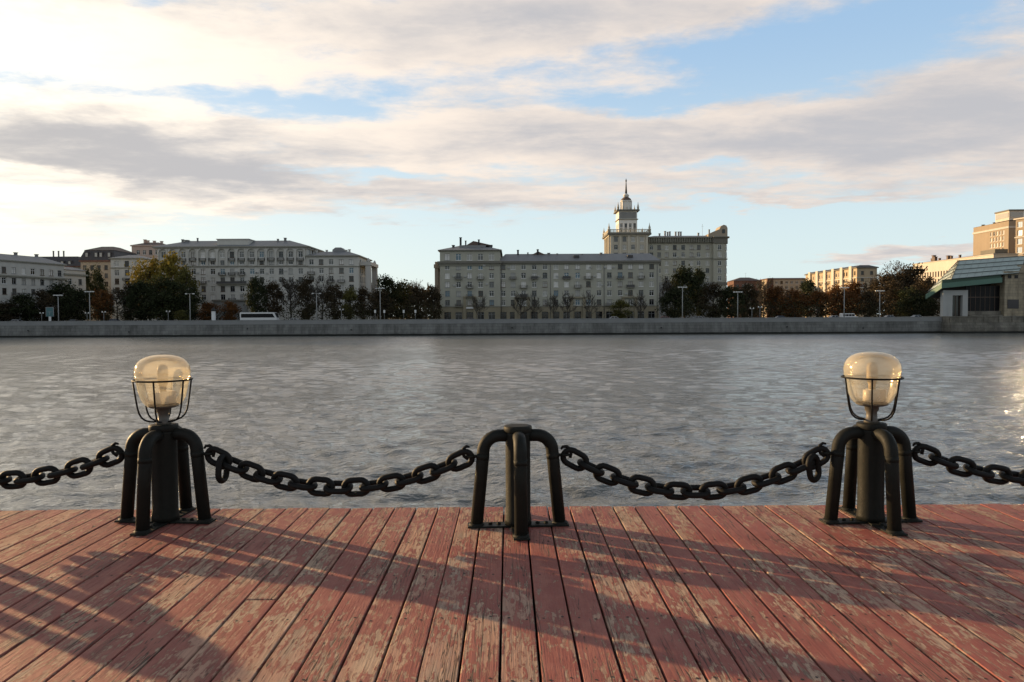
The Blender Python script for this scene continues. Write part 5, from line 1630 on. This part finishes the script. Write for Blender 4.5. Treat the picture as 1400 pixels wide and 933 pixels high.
for p, y, lb in ((27, 429, 'twin globe park lamp below the slanting block'), (57, 428, 'twin globe park lamp left of the blue sign'), (119, 428, 'twin globe park lamp behind a street lamp pole, below the round trees'),
                 (142, 426.5, 'twin globe park lamp beneath the reddish tree'), (230, 425.7, 'twin globe park lamp beneath the yellow-topped trees'),
                 (467, 423, 'twin globe park lamp below the pale wing'), (1028, 421.5, 'twin globe park lamp below the small brick house'), (1039, 419.5, 'twin globe park lamp in front of the dark rust tree')):
    Yd = 242; z0 = bz(p, y, Yd)
    t = thing('park_lamp', (bx(p, Yd), Yd, BANK_Z), lb, 'park lamp', 'twin globe lamps in the park')
    k_ = (z0 - BANK_Z) / 2.95
    o = put('pole', pmm, t); o.scale = (1, 1, k_)
    for q in (-.5, .5): put('globe', gmm, t, (q, 0, 2.75 * k_ + .2))
Yd = 236
t = thing('information_sign', (bx(68.3, Yd), Yd, BANK_Z), 'dark teal information sign with pale frame on a white post', 'sign')
z0, z1 = bz(68, 433, Yd) - BANK_Z, bz(68, 420.8, Yd) - BANK_Z
mb = MB(); mb.box(-.35, .35, -.12, .12, 0, z0); mb.build('post', WHITEP, t)
mb = MB(); mb.box(-1.1, 1.1, -.08, .08, z0 + .002, z1, 0); mb.build('panel', TEAL, t)
mb = MB()
for a in ((-1.25, -1.102, z0, z1 + .14), (1.102, 1.25, z0, z1 + .14), (-1.1, 1.1, z1 + .003, z1 + .14)): mb.box(a[0], a[1], -.1, .1, a[2], a[3])
mb.box(-.7, .7, -.1, -.082, (z0 + z1) / 2, (z0 + z1) / 2 + .12); mb.box(-.05, .07, -.1, -.082, z0 + .5, (z0 + z1) / 2 - .01); mb.build('frame', GREYF, t)
Yd = 238
t = thing('poster_pillar', (bx(292, Yd), Yd, BANK_Z), 'white poster pillar with dark cap between the red and orange trees', 'pillar')
mb = MB(); mb.lathe([(.7, 0), (.75, .3), (.62, .32), (.62, bz(292, 425.5, Yd) - BANK_Z)], 16); mb.build('shaft', WHITEP, t)
zc_ = bz(292, 425.5, Yd) - BANK_Z
mb = MB(); mb.lathe([(.8, zc_ + .003), (.8, zc_ + .3), (.3, zc_ + .9), (.05, zc_ + 1.3)], 16); mb.build('cap', BLACK, t)
for p, lb in ((513, 'road sign on a pole, leftmost in the gap between the blocks'), (525.5, 'road sign just right of the four-headed street lamp'), (552, 'road sign in the middle of the gap between the blocks'), (568, 'road sign nearest the sunlit pylons')):
    Yd = 240
    t = thing('road_sign', (bx(p, Yd), Yd, BANK_Z), lb, 'road sign', 'road signs in the gap')
    zt = bz(p, 424, Yd) - BANK_Z
    mb = MB(); mb.tube([(0, 0, 0), (0, 0, zt)], .05, 6); mb.build('pole', LPOLE, t)
    mb = MB(); mb.box(-.3, .3, -.09, -.055, zt - 1.0, zt); mb.build('plate', WHITEP, t)

# ------------------------------------------------------------------ vehicles on the embankment road
TYRE = mat('tyre_rubber', (0.02, 0.02, 0.02), 0.8)
wheel = MB()
for r0, r1, y0, y1, m_ in ((.32, .32, -.11, .11, 0), (.2, .2, -.125, .125, 1)):
    pts = [(r0 * math.cos(R(22.5 * q)), r0 * math.sin(R(22.5 * q)) + .32) for q in range(16)]
    wheel.prism(pts, 'y', y0, y1, m_)
WHEEL = wheel.mesh('wheel', [TYRE, GREYF])
def vehicle(name, p, Yd, prof, cabin, Wd, paint, label, cat, wheels, wscale=1.0, flip=False, group='cars on the embankment road'):
    t = thing(name, (bx(p, Yd), Yd, BANK_Z + .005), label, cat, group, math.pi if flip else 0)
    mb = MB(); mb.prism(prof, 'y', -Wd / 2, Wd / 2); mb.build('body', paint, t)
    if cabin:
        mb = MB(); x0, x1, x2, x3, z0, z1 = cabin
        b = [(x0, z0), (x3, z0), (x2, z1), (x1, z1)]
        i = Wd / 2 - .02; j = Wd / 2 - .18
        lo = [(x0, -i, z0), (x3, -i, z0), (x3, i, z0), (x0, i, z0)]; hi = [(x1, -j, z1), (x2, -j, z1), (x2, j, z1), (x1, j, z1)]
        for q in range(4): mb.face([lo[q], lo[(q + 1) % 4], hi[(q + 1) % 4], hi[q]], 0)
        mb.build('glass', GL_DARK, t)
        mb = MB(); mb.box(x1 - .05, x2 + .05, -j - .03, j + .03, z1 + .002, z1 + .06)
        for xx, xt in ((x0, x1), ((x0 + x3) / 2, (x1 + x2) / 2), (x3, x2)):
            for sy in (-1, 1): mb.tube([(xx, sy * (i + .005), z0), (xt, sy * (j + .005), z1)], .045, 4)
        mb.build('roof', paint, t)
    for wx in wheels:
        for sy in (-1, 1):
            o = put('wheel', WHEEL, t, (wx, sy * (Wd / 2 - .1), 0)); o.scale = (wscale,) * 3
    for sy in (-1, 1):
        mb = MB(); xf = max(q[0] for q in prof); mb.box(xf - .02, xf + .025, sy * (Wd / 2 - .25) - .17, sy * (Wd / 2 - .25) + .17, .62, .78); mb.build('headlight', GLOBEW, t)
    return t
CARP = [(-2.2, .3), (2.15, .3), (2.25, .65), (2.1, .85), (1.0, .98), (-1.9, 1.0), (-2.2, .85)]
CAB = (-1.75, -1.1, .25, 1.05, .98, 1.48)
paints = {n: mat('car_paint_' + n, c, 0.3) for n, c in (('white', (.62, .62, .61)), ('silver', (.38, .39, .40)), ('black', (.02, .02, .022)), ('red', (.2, .03, .025)), ('blue', (.04, .06, .12)))}
for p, c, Yd, fl, lb in ((24, 'silver', 233, False, 'silver car passing below the slanting pale block'), (99, 'black', 236, True, 'black car passing between two street lamps by the blue sign'),
                         (404, 'white', 233, False, 'white car just ahead of the coach'), (158, 'blue', 240, False, 'blue car near the reddish tree'),
                         (641, 'black', 236, True, 'black car at the corner block entrance'), (841, 'white', 234, False, 'white car before the long olive block'),
                         (907, 'red', 238, True, 'dark red car at the end of the long olive block'), (956, 'silver', 233, False, 'silver car between the lamp at the bracketed wing and the turret'),
                         (1065, 'blue', 235, True, 'dark blue car in front of the rust trees'), (1142, 'white', 233, False, 'white car directly behind the minibus'),
                         (1214, 'silver', 233, True, 'silver car near the lamp by the bare trees'), (1255, 'white', 232, False, 'white car parked next to the pavilion')):
    vehicle('car', p, Yd, CARP, CAB, 1.76, paints[c], lb, 'car', (-1.35, 1.35), flip=fl)
VANP = [(-2.7, .35), (2.6, .35), (2.7, .8), (2.3, 1.15), (1.75, 1.25), (1.2, 2.05), (.9, 2.18), (-2.55, 2.18), (-2.7, 2.0)]
t = vehicle('minibus', 1161, 234, VANP, None, 1.9, paints['white'], 'white minibus with dark windows beside a street lamp', 'minibus', (-1.7, 1.7), 1.1)
for sy in (-1, 1):
    for q in range(4):
        mb = MB(); x = -2.4 + q * .95; mb.box(x, x + .82, sy * .955 - .004, sy * .955 + .004, 1.3, 1.9); mb.build('window', GL_TINT, t)
BUSP = [(-6, .4), (5.7, .4), (6.0, 1.0), (5.9, 1.8), (5.1, 3.35), (4.7, 3.45), (-5.8, 3.45), (-6, 3.3)]
t = vehicle('coach', 355, 238, BUSP, None, 2.5, paints['white'], 'white coach with a long black window band passing the arcaded block', 'coach', (-3.4, 3.6), 1.5, group='vehicles on the embankment road')
for sy in (-1, 1):
    mb = MB(); mb.prism([(-5.6, 1.75), (5.3, 1.75), (4.6, 3.0), (-5.6, 3.0)], 'y', sy * 1.262 - .006, sy * 1.262 + .006); mb.build('window_band', GL_TINT, t)
mb = MB(); mb.prism([(5.93, 1.75), (5.97, 1.75), (5.25, 3.22), (5.21, 3.22)], 'y', -1.1, 1.1); mb.build('windscreen', GL_TINT, t)
for sy in (-1, 1):
    mb = MB(); mb.tube([(5.3, sy * 1.2, 3.1), (6.2, sy * 1.4, 3.0), (6.3, sy * 1.4, 2.5)], .06, 6); mb.build('mirror', BLACK, t)
